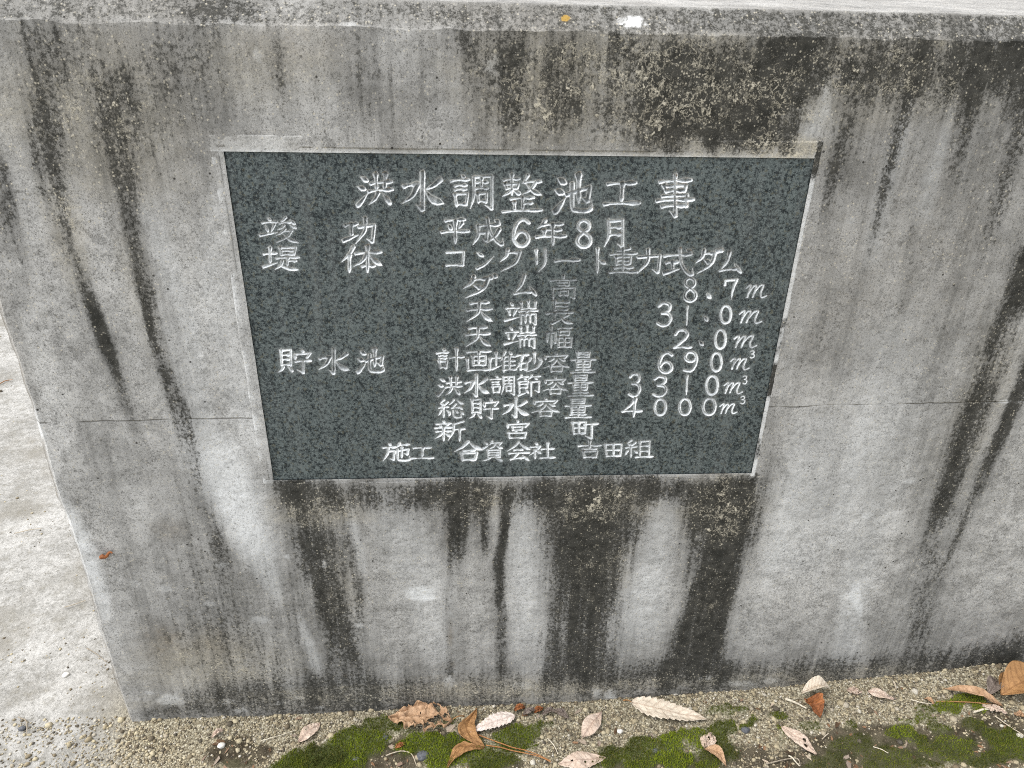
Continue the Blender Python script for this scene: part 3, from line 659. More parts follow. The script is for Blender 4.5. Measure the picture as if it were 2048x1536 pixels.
# rows: (glyph, x0, y0, x1, y1, paint)
T = [
('洪',713,347,786,415,.8),('水',801,344,890,421,.8),('調',903,348,988,421,.85),('整',1004,350,1085,427,.8),('池',1109,350,1187,428,.85),('工',1208,359,1280,416,.75),('事',1315,351,1388,435,.85),
('竣',521,435,597,488,.7),('功',688,436,751,489,.85),('平',883,436,938,488,.8),('成',945,438,1007,492,.75),('6',1022,438,1064,494,.95),('年',1073,441,1132,492,.75),('8',1149,439,1188,496,.95),('月',1208,438,1254,495,.95),
('堤',526,494,597,542,.9),('体',684,493,764,546,.9),('コ',890,500,933,535,.85),('ン',950,501,990,541,.8),('ク',998,499,1047,543,.85),('リ',1066,499,1098,544,.95),('ー',1111,497,1160,546,.6),('ト',1185,498,1216,547,.85),('重',1220,496,1275,548,.5),('力',1273,499,1326,548,.75),('式',1329,498,1387,552,.8),('ダ',1390,498,1445,548,.75),('ム',1437,504,1486,548,.7),
('ダ',925,551,993,597,.85),('ム',1025,551,1075,594,.8),('高',1101,553,1154,599,.4),('8',1365,556,1398,605,.8),('.',1413,586,1423,598,.9),('7',1447,558,1478,600,.95),('m',1493,566,1534,597,.6),
('天',933,602,985,644,.85),('端',1011,603,1075,650,.85),('長',1094,603,1146,649,.5),('3',1313,606,1348,654,.9),('1',1368,613,1382,652,.75),('.',1408,632,1417,643,.8),('0',1439,611,1466,649,1),('m',1480,618,1524,648,.8),
('天',931,652,982,694,.85),('端',1010,653,1072,697,.9),('幅',1092,655,1145,698,.4),('2',1346,660,1385,698,.9),('.',1398,682,1408,692,.8),('0',1428,659,1455,700,1),('m',1470,668,1514,697,.9),
('貯',556,699,621,747,.95),('水',635,699,699,749,.7),('池',713,699,770,748,.75),('計',874,698,927,743,.85),('画',932,702,983,744,.8),('堆',984,704,1033,745,.85),('砂',1032,707,1085,745,1),('容',1086,706,1139,745,.45),('量',1143,705,1191,748,.5),('6',1315,705,1350,747,.9),('9',1365,704,1400,745,.9),('0',1420,705,1447,745,.95),('m',1462,714,1499,741,.9),('3',1500,702,1511,717,.9),
('洪',875,755,924,794,.8),('水',927,750,979,795,.95),('調',981,752,1031,792,.95),('節',1034,751,1082,794,1),('容',1086,754,1135,790,.55),('量',1137,751,1186,794,.55),('3',1256,748,1285,795,.9),('3',1305,753,1339,794,.9),('1',1366,752,1383,791,.8),('0',1410,751,1440,792,1),('m',1449,762,1486,789,.8),('3',1486,752,1496,769,.9),
('総',876,800,927,838,1),('貯',939,798,997,839,.9),('水',1004,797,1059,837,1),('容',1064,797,1119,834,.65),('量',1131,798,1182,838,.75),('4',1245,798,1284,836,.9),('0',1307,798,1336,833,1),('0',1356,797,1385,832,.9),('0',1403,796,1435,832,.9),('m',1441,805,1475,829,.85),('3',1481,793,1492,809,.95),
('新',870,843,930,883,.95),('宮',1010,842,1060,879,1),('町',1145,843,1197,879,1),
('施',766,888,819,924,1),('工',822,893,867,922,.75),('合',909,884,965,922,1),('資',965,884,1008,923,.95),('会',1015,885,1061,922,1),('社',1059,887,1110,919,1),('吉',1158,884,1202,917,.8),('田',1209,888,1246,915,1),('組',1250,881,1306,917,.95),
]
PROF = {'h': [.95, .52, .50, .62, 1.25, .8], 'v': [1.45, .90, .82, .85, 1.0, .40], 'p': [1.15, .95, .85, .6, .12], 'n': [.25, .6, .95, 1.35, 1.2, .2],
        'd': [.25, .9, 1.3, .8], 't': [1.3, 1.1, .7, .15], 'z': [.8, .85, .9], 'k': [1.0, .85, .85, .9], 'c': [.9, 1.0, 1.0, 1.0, .9]}
def catmull(P, n):
    P = np.array(P, float)
    if len(P) == 2:
        t = np.linspace(0, 1, n)[:, None]; return P[0]*(1-t)+P[1]*t
    Q = np.vstack([2*P[0]-P[1], P, 2*P[-1]-P[-2]]); out = []
    if np.allclose(P[0], P[-1]): Q[0] = P[-2]; Q[-1] = P[1]
    seg = max(4, n//(len(P)-1))
    for i in range(1, len(Q)-2):
        p0, p1, p2, p3 = Q[i-1], Q[i], Q[i+1], Q[i+2]
        t = np.linspace(0, 1, seg, endpoint=False)[:, None]
        out.append(.5*((2*p1)+(-p0+p2)*t+(2*p0-5*p1+4*p2-p3)*t**2+(-p0+3*p1-3*p2+p3)*t**3))
    return np.vstack(out+[P[-1:]])
def strokes_of(g):
    res = []
    for s in G[g].split(';'):
        if not s: continue
        k = s[0]; v = np.array([float(q) for q in s[1:].split()]).reshape(-1, 2)
        if k in 'pntc' : pts = catmull(v, 18)
        elif k == 'h':
            a, b = v[0], v[-1]; mid = (a+b)/2+np.array([0, -1.0]); pts = catmull([a, mid, b], 12)
        elif k in 'vd': pts = catmull(v, 10)
        else:
            if len(v) > 4: pts = catmull(v, 24)
            else: pts = np.vstack([np.linspace(v[i], v[i+1], 8, endpoint=False) for i in range(len(v)-1)]+[v[-1:]])
        L = np.concatenate([[0], np.cumsum(np.hypot(*np.diff(pts, axis=0).T))]); L /= L[-1]
        pr = PROF[k]; wd = np.interp(L, np.linspace(0, 1, len(pr)), pr)
        if k == 'k':                              # the hook at the end runs out thin
            hl = np.hypot(*(v[-1]-v[-2])); tot = np.hypot(*np.diff(v, axis=0).T).sum()
            q = 1-hl/tot; wd = np.where(L > q, wd*(1.25-1.2*(L-q)/(1-q+1e-9)), wd)
        if k == 'z' :
            wd = wd*np.interp(L, [0, .1, 1], [1.15, .9, 1.0])
        res.append((pts, wd))
    return res
RES = .0005
nx = int(round((PX1-PX0+.003)/RES))+1; nz = int(round((PZ1-PZ0+.003)/RES))+1
px_ = np.linspace(PX0-.0015, PX1+.0015, nx); pz_ = np.linspace(PZ0-.0015, PZ1+.0015, nz)
FLD = np.full((nz, nx), -1.0)                      # signed field: radius - distance (m)
PNT = np.zeros((nz, nx)); CID = np.full((nz, nx), -1, np.int32); HAZ = np.zeros((nz, nx)); RMX = np.full((nz, nx), 1e-3)
for ci, (g, x0, y0, x1, y1, pv) in enumerate(T):
    st = strokes_of(g); n = len(st)
    sc_px = math.sqrt((x1-x0)*(y1-y0))
    if g in '0123468967': wf = .150
    elif g == 'm': wf = .10
    elif g == '.': wf = .62
    elif g in 'コンクリートダム力': wf = .14
    else: wf = .135 if n <= 6 else .112 if n <= 9 else .095 if n <= 13 else .082
    nib = g not in '0123468967m.'
    r0 = random.Random(ci)
    for pts, wd in st:
        jit = np.array([r0.uniform(-1.2, 1.2), r0.uniform(-1.2, 1.2)])
        q = pts+jit
        W = np.array([on_wall(x0+(x1-x0)*a/100, y0+(y1-y0)*b/100) for a, b in q])
        mpp = abs(on_wall(x0+1, y0)[0]-on_wall(x0, y0)[0])
        R = wd*wf*sc_px*.5*mpp*1.0
        R = np.maximum(R, .00038)
        for i in range(len(W)-1):
            a, b = W[i], W[i+1]; ra, rb = R[i], R[i+1]
            m = max(ra, rb)+.006
            i0, i1 = np.searchsorted(px_, [min(a[0], b[0])-m, max(a[0], b[0])+m]); j0, j1 = np.searchsorted(pz_, [min(a[1], b[1])-m, max(a[1], b[1])+m])
            if i1 <= i0 or j1 <= j0: continue
            XX, ZZ = px_[None, i0:i1], pz_[j0:j1, None]
            d = b-a; t_ = np.clip(((XX-a[0])*d[0]+(ZZ-a[1])*d[1])/(d@d+1e-14), 0, 1)
            dx_, dz_ = XX-a[0]-t_*d[0], ZZ-a[1]-t_*d[1]
            if nib:                                # slanted brush: crisp, cut ends
                qa, qb = dx_*.90+dz_*.436, -dx_*.436+dz_*.90
                dist = (qa**4+qb**4)**.25*1.06
            else: dist = np.hypot(dx_, dz_)
            rr = ra+(rb-ra)*t_; f = rr-dist
            sub = FLD[j0:j1, i0:i1]
            up = f > sub
            near = f > -.0021
            c_ = CID[j0:j1, i0:i1]; c_[up & near] = ci
            PNT[j0:j1, i0:i1][up] = pv
            RMX[j0:j1, i0:i1][up] = rr[up]
            FLD[j0:j1, i0:i1] = np.maximum(sub, f)
            HAZ[j0:j1, i0:i1] = np.maximum(HAZ[j0:j1, i0:i1], np.exp(np.minimum(f, 0)/.0016)*pv)
XX, ZZ = np.meshgrid(px_, pz_)
wob = (fbm(XX*500, ZZ*500, .3, 2, 201)-.5)*.0007
f = FLD+np.where(FLD > -.002, wob, 0)
depth = np.clip(f, 0, .0026)*1.7
depth = np.where(f > 0, depth, 0)
worn = fbm(XX*75, ZZ*75, .5, 3, 203)
edge = sstep(-.00035, .0002, f)*(1-sstep(.0007, .00125, f))
core = sstep(.0004, .0011, f)
wornm = sstep(.25, .55, worn)
paint = np.clip(edge*(.35+.8*wornm)*PNT + core*(.12+.6*sstep(.45, .66, fbm(XX*140, ZZ*140, .5, 3, 205))+.6*sstep(.86, 1, PNT))*PNT**1.5, 0, 1)
# upper flank of a cut keeps dirt, and its paint is dimmed as shade would
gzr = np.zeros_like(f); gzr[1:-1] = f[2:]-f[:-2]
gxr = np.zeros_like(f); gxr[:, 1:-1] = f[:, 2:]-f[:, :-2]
lit = np.clip((gzr*.85+gxr*-.25)/(np.hypot(gzr, gxr)+1e-9), -1, 1)      # shading put into the paint: lower flanks brighter
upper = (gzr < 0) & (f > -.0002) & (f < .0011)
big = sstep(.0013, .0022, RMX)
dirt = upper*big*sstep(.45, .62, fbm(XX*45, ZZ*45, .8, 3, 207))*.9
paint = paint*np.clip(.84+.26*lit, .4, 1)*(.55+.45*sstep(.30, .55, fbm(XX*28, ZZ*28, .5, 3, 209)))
edge_d = np.minimum(np.minimum(XX-px_[0], px_[-1]-XX), np.minimum(ZZ-pz_[0], pz_[-1]-ZZ))
PY = .0014                                        # face sits a little back from the wall
Yp = PY+depth+.0004*(1-sstep(0, .0018, edge_d))
# skirt ring so the slab has its 24 mm of thickness
def ring(a, val=None, off=None):
    b = np.pad(a, 1, mode='edge')
    if val is not None: b[0], b[-1], b[:, 0], b[:, -1] = val, val, val, val
    return b
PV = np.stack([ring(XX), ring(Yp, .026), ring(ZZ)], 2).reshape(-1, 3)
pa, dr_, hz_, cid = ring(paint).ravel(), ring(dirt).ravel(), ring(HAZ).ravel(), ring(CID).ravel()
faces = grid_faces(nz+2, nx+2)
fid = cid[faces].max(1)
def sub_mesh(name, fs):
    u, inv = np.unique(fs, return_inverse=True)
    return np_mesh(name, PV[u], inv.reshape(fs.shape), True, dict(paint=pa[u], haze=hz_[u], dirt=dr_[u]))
plaque = link('stone_plaque', sub_mesh('stone_plaque', faces[fid < 0]), MAT_GRAN)
tag(plaque, 'dark speckled granite plaque with white engraved Japanese writing set in the wall', 'plaque')
for ci in range(len(T)):
    fs = faces[fid == ci]
    if len(fs): link('engraved_character', sub_mesh('engraved_character', fs), MAT_GRAN, plaque)

# mortar bed round the plaque --------------------------------------------
def strip(x0, x1, z0, z1, seed, rag, dark_f, pale_f, proud=.0002):
    st = .0012
    a = np.arange(x0, x1+st, st); b = np.arange(z0, z1+st, st)
    A, B = np.meshgrid(a, b)
    ex = np.minimum(A-x0, x1-A); ez = np.minimum(B-z0, z1-B)
    y = -proud + (fbm(A*90, B*90, .2, 4, seed)-.5)*.0012
    n = (fbm(A*60, B*60, .7, 4, seed+3)-.5)*2
    # outer ragged edge feathers back into the wall
    y = y + .0045*sstep(rag*.7, 0, rag_dist(A, B)+n*rag*.35)
    return A, B, y
def rag_dist(A, B):                                # distance inside the outer outline of the bed
    return np.minimum(np.minimum(A-MX0, MX1-A), np.minimum(B-MZ0, MZ1-B))
MX0, MX1, MZ0, MZ1 = PX0-.016, PX1+.0085, PZ0-.009, PZ1+.019
VV, FF, nv = [], [], 0
for k, (a0, a1, b0, b1) in enumerate([(MX0, MX1, PZ1, MZ1), (MX0, MX1, MZ0, PZ0), (MX0, PX0, PZ0, PZ1), (PX1, MX1, PZ0, PZ1)]):
    A, B, Y = strip(a0, a1, b0, b1, 400+k, .005, 0, 0)
    A = np.clip(A, a0, a1); B = np.clip(B, b0, b1)
    P = np.stack([A, Y, B], 2)
    # turn the inner edge down onto the slab
    add_grid(P)
V = np.concatenate(VV); Fq = np.concatenate(FF)
xx, zz = V[:, 0], V[:, 2]
ms = wall_maps(xx.copy(), V[:, 1].copy(), zz.copy())
rightm = sstep(PX1-.002, PX1+.001, xx); topm = (zz >= PZ1-1e-6)*(1-rightm)
leftm = sstep(PX0+.001, PX0-.001, xx)*(zz < PZ1)
mdark = np.clip(ms['dark']*1.05, 0, 1)
mdark = np.maximum(mdark*(1-rightm), rightm*np.clip(1.0*sstep(PZ1-.03, PZ1-.012, zz) + 1.0*(sstep(GZ+.105, GZ+.115, zz)-sstep(GZ+.15, GZ+.16, zz)) + .7*sstep(.5, .62, fbm(zz*40, xx*40, .1, 3, 411)), 0, 1))
mpale = np.clip(.35*topm*sstep(.4, .6, fbm(xx*18, zz*30, .2, 3, 415)) + rightm*.8 + leftm*(.25+.6*np.exp(-((xx-MX0-.004)/.004)**2)*sstep(.35, .55, fbm(xx*20, zz*28, .2, 3, 417))) + .9*np.exp(-np.maximum(0, zz-PZ1)/.002)*topm + .8*np.exp(-np.abs(zz-PZ0)/.002)*(zz <= PZ0+1e-6)*sstep(.35, .5, fbm(xx*16, zz*3, .2, 3, 419)), 0, 1)
mspk = np.clip(ms['speck']+.12*topm, 0, 1)
# hairline where the bed meets the wall
rd = rag_dist(xx, zz)
mfilm = np.clip(ms['film']*.85*(1-rightm), 0, 1)
mort = link('mortar_border', np_mesh('mortar_border', V, Fq, True, dict(dark=mdark, pale=mpale, brown=ms['brown']*.8, speck=mspk, film=mfilm)), MAT_MORT, plaque)

# ------------------------------------------------------------------ gravel, moss
_ph = (1+5**.5)/2
ICO_V = np.array([(-1,_ph,0),(1,_ph,0),(-1,-_ph,0),(1,-_ph,0),(0,-1,_ph),(0,1,_ph),(0,-1,-_ph),(0,1,-_ph),(_ph,0,-1),(_ph,0,1),(-_ph,0,-1),(-_ph,0,1)])/math.hypot(1,_ph)
ICO_F = np.array([(0,11,5),(0,5,1),(0,1,7),(0,7,10),(0,10,11),(1,5,9),(5,11,4),(11,10,2),(10,7,6),(7,1,8),(3,9,4),(3,4,2),(3,2,6),(3,6,8),(3,8,9),(4,9,5),(2,4,11),(6,2,10),(8,6,7),(9,8,1)])
def pebbles(xy, r, tone):
    n = len(r)
    sc3 = r[:, None]*np.stack([rng.uniform(.8, 1.3, n), rng.uniform(.8, 1.3, n), rng.uniform(.55, .9, n)], 1)
    an = rng.uniform(0, 2*np.pi, n); ca, sa = np.cos(an), np.sin(an)
    v = ICO_V[None]*sc3[:, None, :]*rng.uniform(.82, 1.15, (n, 12, 1))
    X = v[:, :, 0]*ca[:, None]-v[:, :, 1]*sa[:, None]+xy[:, 0, None]
    Y = v[:, :, 0]*sa[:, None]+v[:, :, 1]*ca[:, None]+xy[:, 1, None]
    Z = v[:, :, 2]+(ground_h(xy[:, 0], xy[:, 1])+r*.25)[:, None]
    return np.stack([X, Y, Z], 2).reshape(-1, 3), (ICO_F[None]+12*np.arange(n)[:, None, None]).reshape(-1, 3), np.repeat(tone, 12)
# grit in front of the wall
N = 42000
N = 60000
xy = np.stack([rng.uniform(-.80, .90, N), rng.uniform(-.20, .012, N)], 1)
mo_, _ = moss_map(xy[:, 0], xy[:, 1]); so_ = soil_map(xy[:, 0], xy[:, 1])
pr = np.clip(1-1.02*mo_-.62*so_, .02, 1)*np.clip(.35+1.2*sstep(.35, .65, fbm(xy[:, 0]*26, xy[:, 1]*26, .3, 3, 501)), 0, 1)
pr *= np.where(xy[:, 0] < -.56, .35, 1.0)
xy = xy[rng.uniform(0, 1, N) < pr]
# stray grit and drifts on the paving beyond the wall end
M = 26000
q = np.stack([rng.uniform(-1.75, -.56, M), rng.uniform(-.25, 1.5, M)], 1)
wx = q[:, 0]+(fbm(q[:, 0]*8, q[:, 1]*8, .2, 3, 505)-.5)*.25; wy = q[:, 1]+(fbm(q[:, 0]*8, q[:, 1]*8, .8, 3, 506)-.5)*.22
dr1 = np.exp(-((wy-.12-.25*(wx+.65))/.035)**2); dr2 = np.exp(-((wy-.42+.35*(wx+.75))/.04)**2); dr3 = np.exp(-((wx+.61)/.035)**2)
pr = np.clip(.035+.5*dr1+.35*dr2+.4*dr3*(q[:, 1] < .5), 0, 1)*sstep(.3, .6, fbm(q[:, 0]*20, q[:, 1]*20, .3, 3, 507))
q = q[rng.uniform(0, 1, M) < pr]
xy = np.concatenate([xy, q])
r = np.exp(rng.normal(np.log(.00112), .42, len(xy))).clip(.0006, .0042)
big = rng.uniform(0, 1, len(xy)) < .006; r[big] = rng.uniform(.0035, .0055, big.sum())
pv_, pf_, pt_ = pebbles(xy, r, rng.uniform(0, 1, len(xy)))
s = NM('grit_stones'); tn = s.attr('tone')
cr = s.n.new('ShaderNodeValToRGB'); s.l.new(tn, cr.inputs[0])
el = cr.color_ramp.elements; el[0].position = 0; el[0].color = (.05, .045, .038, 1); el[1].position = 1; el[1].color = (.56, .53, .46, 1)
for p_, c_ in ((.22, (.14, .11, .07)), (.48, (.32, .27, .175)), (.74, (.48, .42, .285)), (.9, (.34, .295, .22))):
    e_ = el.new(p_); e_.color = (*c_, 1)
MAT_GRIT = s.out(s.mix(s.step(s.noise(700, 2), .35, .6, 0, .35), cr.outputs[0], (.16, .14, .10)), .85, .25)
gv = link('gravel', np_mesh('gravel', pv_, pf_, True, dict(tone=pt_)), MAT_GRIT)
tag(gv, 'loose cream sand and gravel grains scattered over the ground', 'gravel', kind='stuff')
# moss
N = 150000
xy = np.stack([rng.uniform(-.45, .90, N), rng.uniform(-.20, .0, N)], 1)
mo_, br_ = moss_map(xy[:, 0], xy[:, 1])
br_ = np.clip(br_ + (fbm(xy[:, 0]*40, xy[:, 1]*40, .3, 3, 511)-.5)*.9, 0, 1)
keep = rng.uniform(0, 1, N) < sstep(.25, .8, mo_)*np.clip(.45+fbm(xy[:, 0]*120, xy[:, 1]*120, .3, 2, 512), 0, 1)
xy, mo_, br_ = xy[keep], mo_[keep], br_[keep]
n = len(xy); h = rng.uniform(.0018, .0048, n)*(.5+.6*mo_); rr = rng.uniform(.00045, .00095, n)
an = rng.uniform(0, 2*np.pi, n); z0 = ground_h(xy[:, 0], xy[:, 1])-.0006+.005*mo_*(.3+fbm(xy[:, 0]*90, xy[:, 1]*90, .3, 2, 515))
mv = np.zeros((n, 4, 3))
for k in range(3):
    mv[:, k, 0] = xy[:, 0]+rr*np.cos(an+k*2.094); mv[:, k, 1] = xy[:, 1]+rr*np.sin(an+k*2.094); mv[:, k, 2] = z0
mv[:, 3, 0] = xy[:, 0]+rng.normal(0, .0011, n); mv[:, 3, 1] = xy[:, 1]+rng.normal(0, .0011, n); mv[:, 3, 2] = z0+h
mf = (np.array([(0, 1, 3), (1, 2, 3), (2, 0, 3)])[None]+4*np.arange(n)[:, None, None]).reshape(-1, 3)
s = NM('moss_green'); b_, q_ = s.attr('bright'), s.attr('var')
c1 = s.mix(s.step(b_, .1, .95), (.045, .053, .010), (.185, .235, .014))
c1 = s.mix(s.step(q_, .72, .95, 0, .6), c1, (.17, .14, .035))
MAT_MOSS = s.out(c1, .8, .2)
ms_ = link('moss', np_mesh('moss', mv.reshape(-1, 3), mf, False, dict(bright=np.repeat(br_, 4), var=np.repeat(rng.uniform(0, 1, n), 4))), MAT_MOSS)
tag(ms_, 'velvety green moss cushions growing on the gritty soil', 'moss', kind='stuff')

# ------------------------------------------------------------------ fallen leaves
def leaf_mat(name, a, b, vein, spot=.3):
    s = NM(name)
    n1, n2 = s.noise(90, 4, .6), s.noise(420, 3, .6)
    c = s.mix(s.step(s.add(s.mul(n1, .7), s.mul(n2, .3)), .36, .64), a, b)
    c = s.mix(s.mul(s.attr('vein'), .65), c, vein)
    c = s.mix(s.step(s.noise(170, 3, .6, s.mapping((1, 1, 1), (3, 5, 2))), .66, .72, 0, spot), c, (.05, .032, .02))
    s.bump(s.add(s.mul(n2, .4), s.mul(s.attr('vein'), .7)), .5, .0008)
    return s.out(c, .7, .3)
LM = dict(
    pink=leaf_mat('pale_pink_leaf', (.55, .45, .37), (.43, .335, .26), (.27, .18, .14), .4),
    white=leaf_mat('bleached_leaf', (.70, .62, .56), (.58, .50, .44), (.36, .27, .22), .1),
    cream=leaf_mat('cream_leaf', (.60, .53, .43), (.49, .42, .33), (.27, .19, .13), .15),
    tan=leaf_mat('tan_leaf', (.47, .31, .19), (.33, .20, .11), (.18, .10, .055), .6),
    ochre=leaf_mat('ochre_leaf', (.34, .185, .075), (.22, .115, .045), (.13, .055, .018), .5),
    rust=leaf_mat('rust_leaf', (.30, .11, .035), (.17, .06, .022), (.08, .03, .012), .5),
    grey=leaf_mat('grey_brown_leaf', (.22, .18, .15), (.12, .095, .08), (.07, .05, .04), .3))
def tube(name, pts, r0, r1, mat, parent=None):
    P = np.array(pts, float); n = len(P); k = 6; vs = []
    for i in range(n):
        d = P[min(i+1, n-1)]-P[max(i-1, 0)]; d /= np.linalg.norm(d)+1e-9
        a = np.cross(d, [0, 0, 1.0]); a = a/(np.linalg.norm(a)+1e-9) if np.linalg.norm(a) > 1e-3 else np.array([1., 0, 0])
        b = np.cross(d, a); rr = r0+(r1-r0)*i/(n-1)
        for j in range(k):
            t = 2*np.pi*j/k; vs.append(P[i]+rr*(a*np.cos(t)+b*np.sin(t)))
    f = [(i*k+j, i*k+(j+1) % k, (i+1)*k+(j+1) % k, (i+1)*k+j) for i in range(n-1) for j in range(k)]
    o = link(name, np_mesh(name, vs, f, True, dict(vein=np.zeros(len(vs)))), mat, parent)
    return o
def leaf(base, tip, wid, mat, label, bend=0, curl=0, arch=.004, lift=.003, ser=0, sern=14, holes=(), ragged=0, peak=.45, fold=0, twist=0, seed=1, stalk=None, tipcurl=0, group='fallen leaves on the ground by the wall', name='fallen_leaf', cat='leaf'):
    B, Tp = on_ground(*base), on_ground(*tip)
    u = Tp-B; u[2] = 0; L = np.linalg.norm(u); u /= L
    v = np.array([-u[1], u[0], 0]); NT, NS = 64, 25
    # width given in photo pixels at the middle of the leaf
    mpp = L/math.hypot(tip[0]-base[0], tip[1]-base[1])
    W = wid*mpp*.5
    t = np.linspace(0, 1, NT)[:, None]; s_ = np.linspace(-1, 1, NS)[None, :]
    e = math.log(.5)/math.log(peak)
    w0 = np.sin(np.pi*np.clip(t, 0, 1)**e)**.85
    w0 = np.maximum(w0, .015)
    ph = (t*sern) % 1.0
    w = w0*(1+ser*(ph-.5)*np.minimum(1, 3*w0))
    if ragged:
        for sg in (-1, 1):
            rg = (fbm(t*7+seed*3.1+sg, t*0+sg*2.0, .3, 3, seed+60)-.5)*2*ragged
            w = np.where(np.sign(s_) == sg, w*(1+rg), w) if w.shape[1] > 1 else np.where(np.sign(s_) == sg, w*(1+rg), np.repeat(w, NS, 1))
    lat = s_*w*W + bend*L*np.sin(np.pi*t)
    al = L*t + 0*s_
    zz = arch*np.sin(np.pi*t) + curl*W*(np.abs(s_)**1.7)*w0 + fold*W*np.abs(s_)*w0 + twist*W*s_*(t-.5) + tipcurl*L*np.clip(t-.6, 0, 1)**2
    zz = zz + (fbm(t*5+seed, s_*2+seed*.7, .2, 3, seed)-.5)*.007
    if ragged: zz = zz + (fbm(t*9+seed, s_*5+seed*.7, .2, 3, seed+4)-.5)*.016*ragged*2
    X = B[0]+u[0]*al+v[0]*lat; Y = B[1]+u[1]*al+v[1]*lat
    gz = ground_h(X, Y); base_z = np.maximum(gz, (gz.mean()+gz.max())/2)*.35+gz*.65
    Z = base_z+lift+np.maximum(zz, -.001)
    # keep clear of the wall face
    Y = np.minimum(Y, -.0035-.15*np.maximum(Y+.0, 0))
    vein = np.exp(-(np.abs(s_)*w0*W/.0009)**2)+.75*np.exp(-(((t*9-np.abs(s_)*1.1) % 1.0-.5)/.10)**2)*(np.abs(s_) < .95)*(t < .93)+0*s_
    F = grid_faces(NT, NS)
    ct = (t+0*s_).ravel()[F].mean(1); cs = (s_+0*t).ravel()[F].mean(1)
    keep = np.ones(len(F), bool)
    for (ht, hs_, hr) in holes:
        keep &= np.hypot((ct-ht)*L, (cs-hs_)*W) > hr*mpp
    if ragged > .3:
        keep &= fbm(ct*8+seed, cs*4+seed, .1, 3, seed+9) < .66
    o = link(name, np_mesh(name, np.stack([X, Y, Z], 2).reshape(-1, 3), F[keep], True, dict(vein=np.clip(vein, 0, 1).ravel())), LM[mat])
    md = o.modifiers.new('thickness', 'SOLIDIFY'); md.thickness = .00045; md.offset = 0
    tag(o, label, cat, group)
    if stalk:
        p = [np.array([X[0, NS//2], Y[0, NS//2], Z[0, NS//2]])]; e_ = on_ground(*stalk, .002)
        for k in range(1, 6):
            q = k/5; m_ = p[0]*(1-q)+e_*q; m_ = m_+np.array([0, 0, .003*math.sin(math.pi*q)]); p.append(m_)
        for m_ in p: m_[1] = min(m_[1], -.002)
        tube('stalk', p, .0007, .0011, LM['ochre' if mat in ('ochre', 'rust', 'tan', 'cream') else 'grey'], o)
    return o
leaf((597, 1488), (641, 1449), 30, 'pink', 'pale pink oval leaf with two pinholes at the left end of the moss', holes=((.45, .45, 2.2), (.72, .75, 2.0)), seed=3, peak=.5)
leaf((424, 1478), (447, 1462), 13, 'pink', 'tiny reddish pink leaf alone on the grit below the wall corner', seed=4)
leaf((905, 1446), (777, 1440), 62, 'tan', 'crumpled torn tan leaf with jagged lobes lying over the moss', ragged=.75, ser=.3, sern=7, seed=5, curl=.25, arch=.006, stalk=(928, 1432))
leaf((953, 1424), (970, 1499), 34, 'ochre', 'curled ochre leaf bent like a hook beside the bleached leaf', bend=-.36, curl=.35, ragged=.16, seed=6, arch=.004, tipcurl=.1, stalk=(952, 1418))
leaf((968, 1500), (893, 1542), 24, 'ochre', 'spotted ochre leaf arched over the moss at the bottom edge', bend=-.22, curl=.3, seed=7, ragged=.18, arch=.006)
leaf((1030, 1436), (941, 1472), 30, 'white', 'bleached whitish serrated leaf lying beside the curled ochre leaf', ser=.24, sern=11, seed=8, peak=.38, curl=.1, lift=.006)
leaf((1203, 1427), (1164, 1480), 30, 'pink', 'smooth pinkish tan leaf with a nibbled end on pale sand', seed=9, peak=.55, holes=((.99, .0, 4), (.93, .5, 3)))
leaf((1212, 1519), (1117, 1532), 36, 'pink', 'pale leaf with dark pinholes cut by the bottom edge of the picture', ser=.12, sern=10, seed=10, holes=((.45, .25, 2.5), (.30, .35, 2.2), (.72, -.1, 1.8)), peak=.55)
leaf((1262, 1410), (1414, 1444), 44, 'cream', 'large cream beech like leaf with clear veins and wavy edge', ser=.24, sern=12, seed=11, peak=.36, bend=-.03, curl=.12, lift=.006, stalk=(1247, 1401))
leaf((1561, 1457), (1632, 1512), 34, 'pink', 'pinkish leaf with two square black holes on dark soil', ser=.08, sern=9, holes=((.62, .3, 4.2), (.72, -.35, 4.2)), seed=12, stalk=(1556, 1449), peak=.5)
leaf((1600, 1398), (1658, 1388), 24, 'cream', 'pale folded leaf flap leaning on the wall foot above a rust leaf', fold=.9, seed=13, arch=.012, lift=.010)
leaf((1612, 1402), (1640, 1438), 40, 'rust', 'rust red crumpled leaf standing below the pale folded flap', fold=.6, seed=14, curl=.4, ragged=.2, peak=.4)
leaf((1693, 1384), (1722, 1389), 15, 'pink', 'small star like pale leaf scrap near the wall foot', ragged=.35, ser=.4, sern=4, seed=15)
leaf((1735, 1386), (1786, 1402), 25, 'pink', 'smooth oval tan pink leaf lying close to the wall foot', seed=16, peak=.42, stalk=(1792, 1398))
leaf((1848, 1400), (1868, 1414), 13, 'tan', 'small reddish brown leaf by a pale twig at the right', seed=17, curl=.4)
leaf((2003, 1415), (1885, 1382), 24, 'tan', 'long dry tan leaf rolled lengthwise over green moss at the right', curl=.9, seed=18, bend=.06, arch=.014, stalk=(1873, 1403), ragged=.12)
leaf((1975, 1394), (1993, 1366), 22, 'grey', 'grey shell shaped curled leaf against the wall foot at the right', curl=.8, seed=19, arch=.008)
leaf((2000, 1392), (2014, 1350), 18, 'ochre', 'narrow ochre leaf standing upright between grey curl and orange leaf', fold=.7, seed=20, arch=.006, tipcurl=.8)
leaf((1996, 1402), (2082, 1375), 62, 'ochre', 'big glossy orange brown leaf cut by the right edge', curl=.5, seed=21, arch=.014, lift=.012, peak=.5)
leaf((1962, 1416), (2012, 1430), 20, 'pink', 'torn dull pink leaf below the rolled tan leaf', ragged=.35, seed=22)
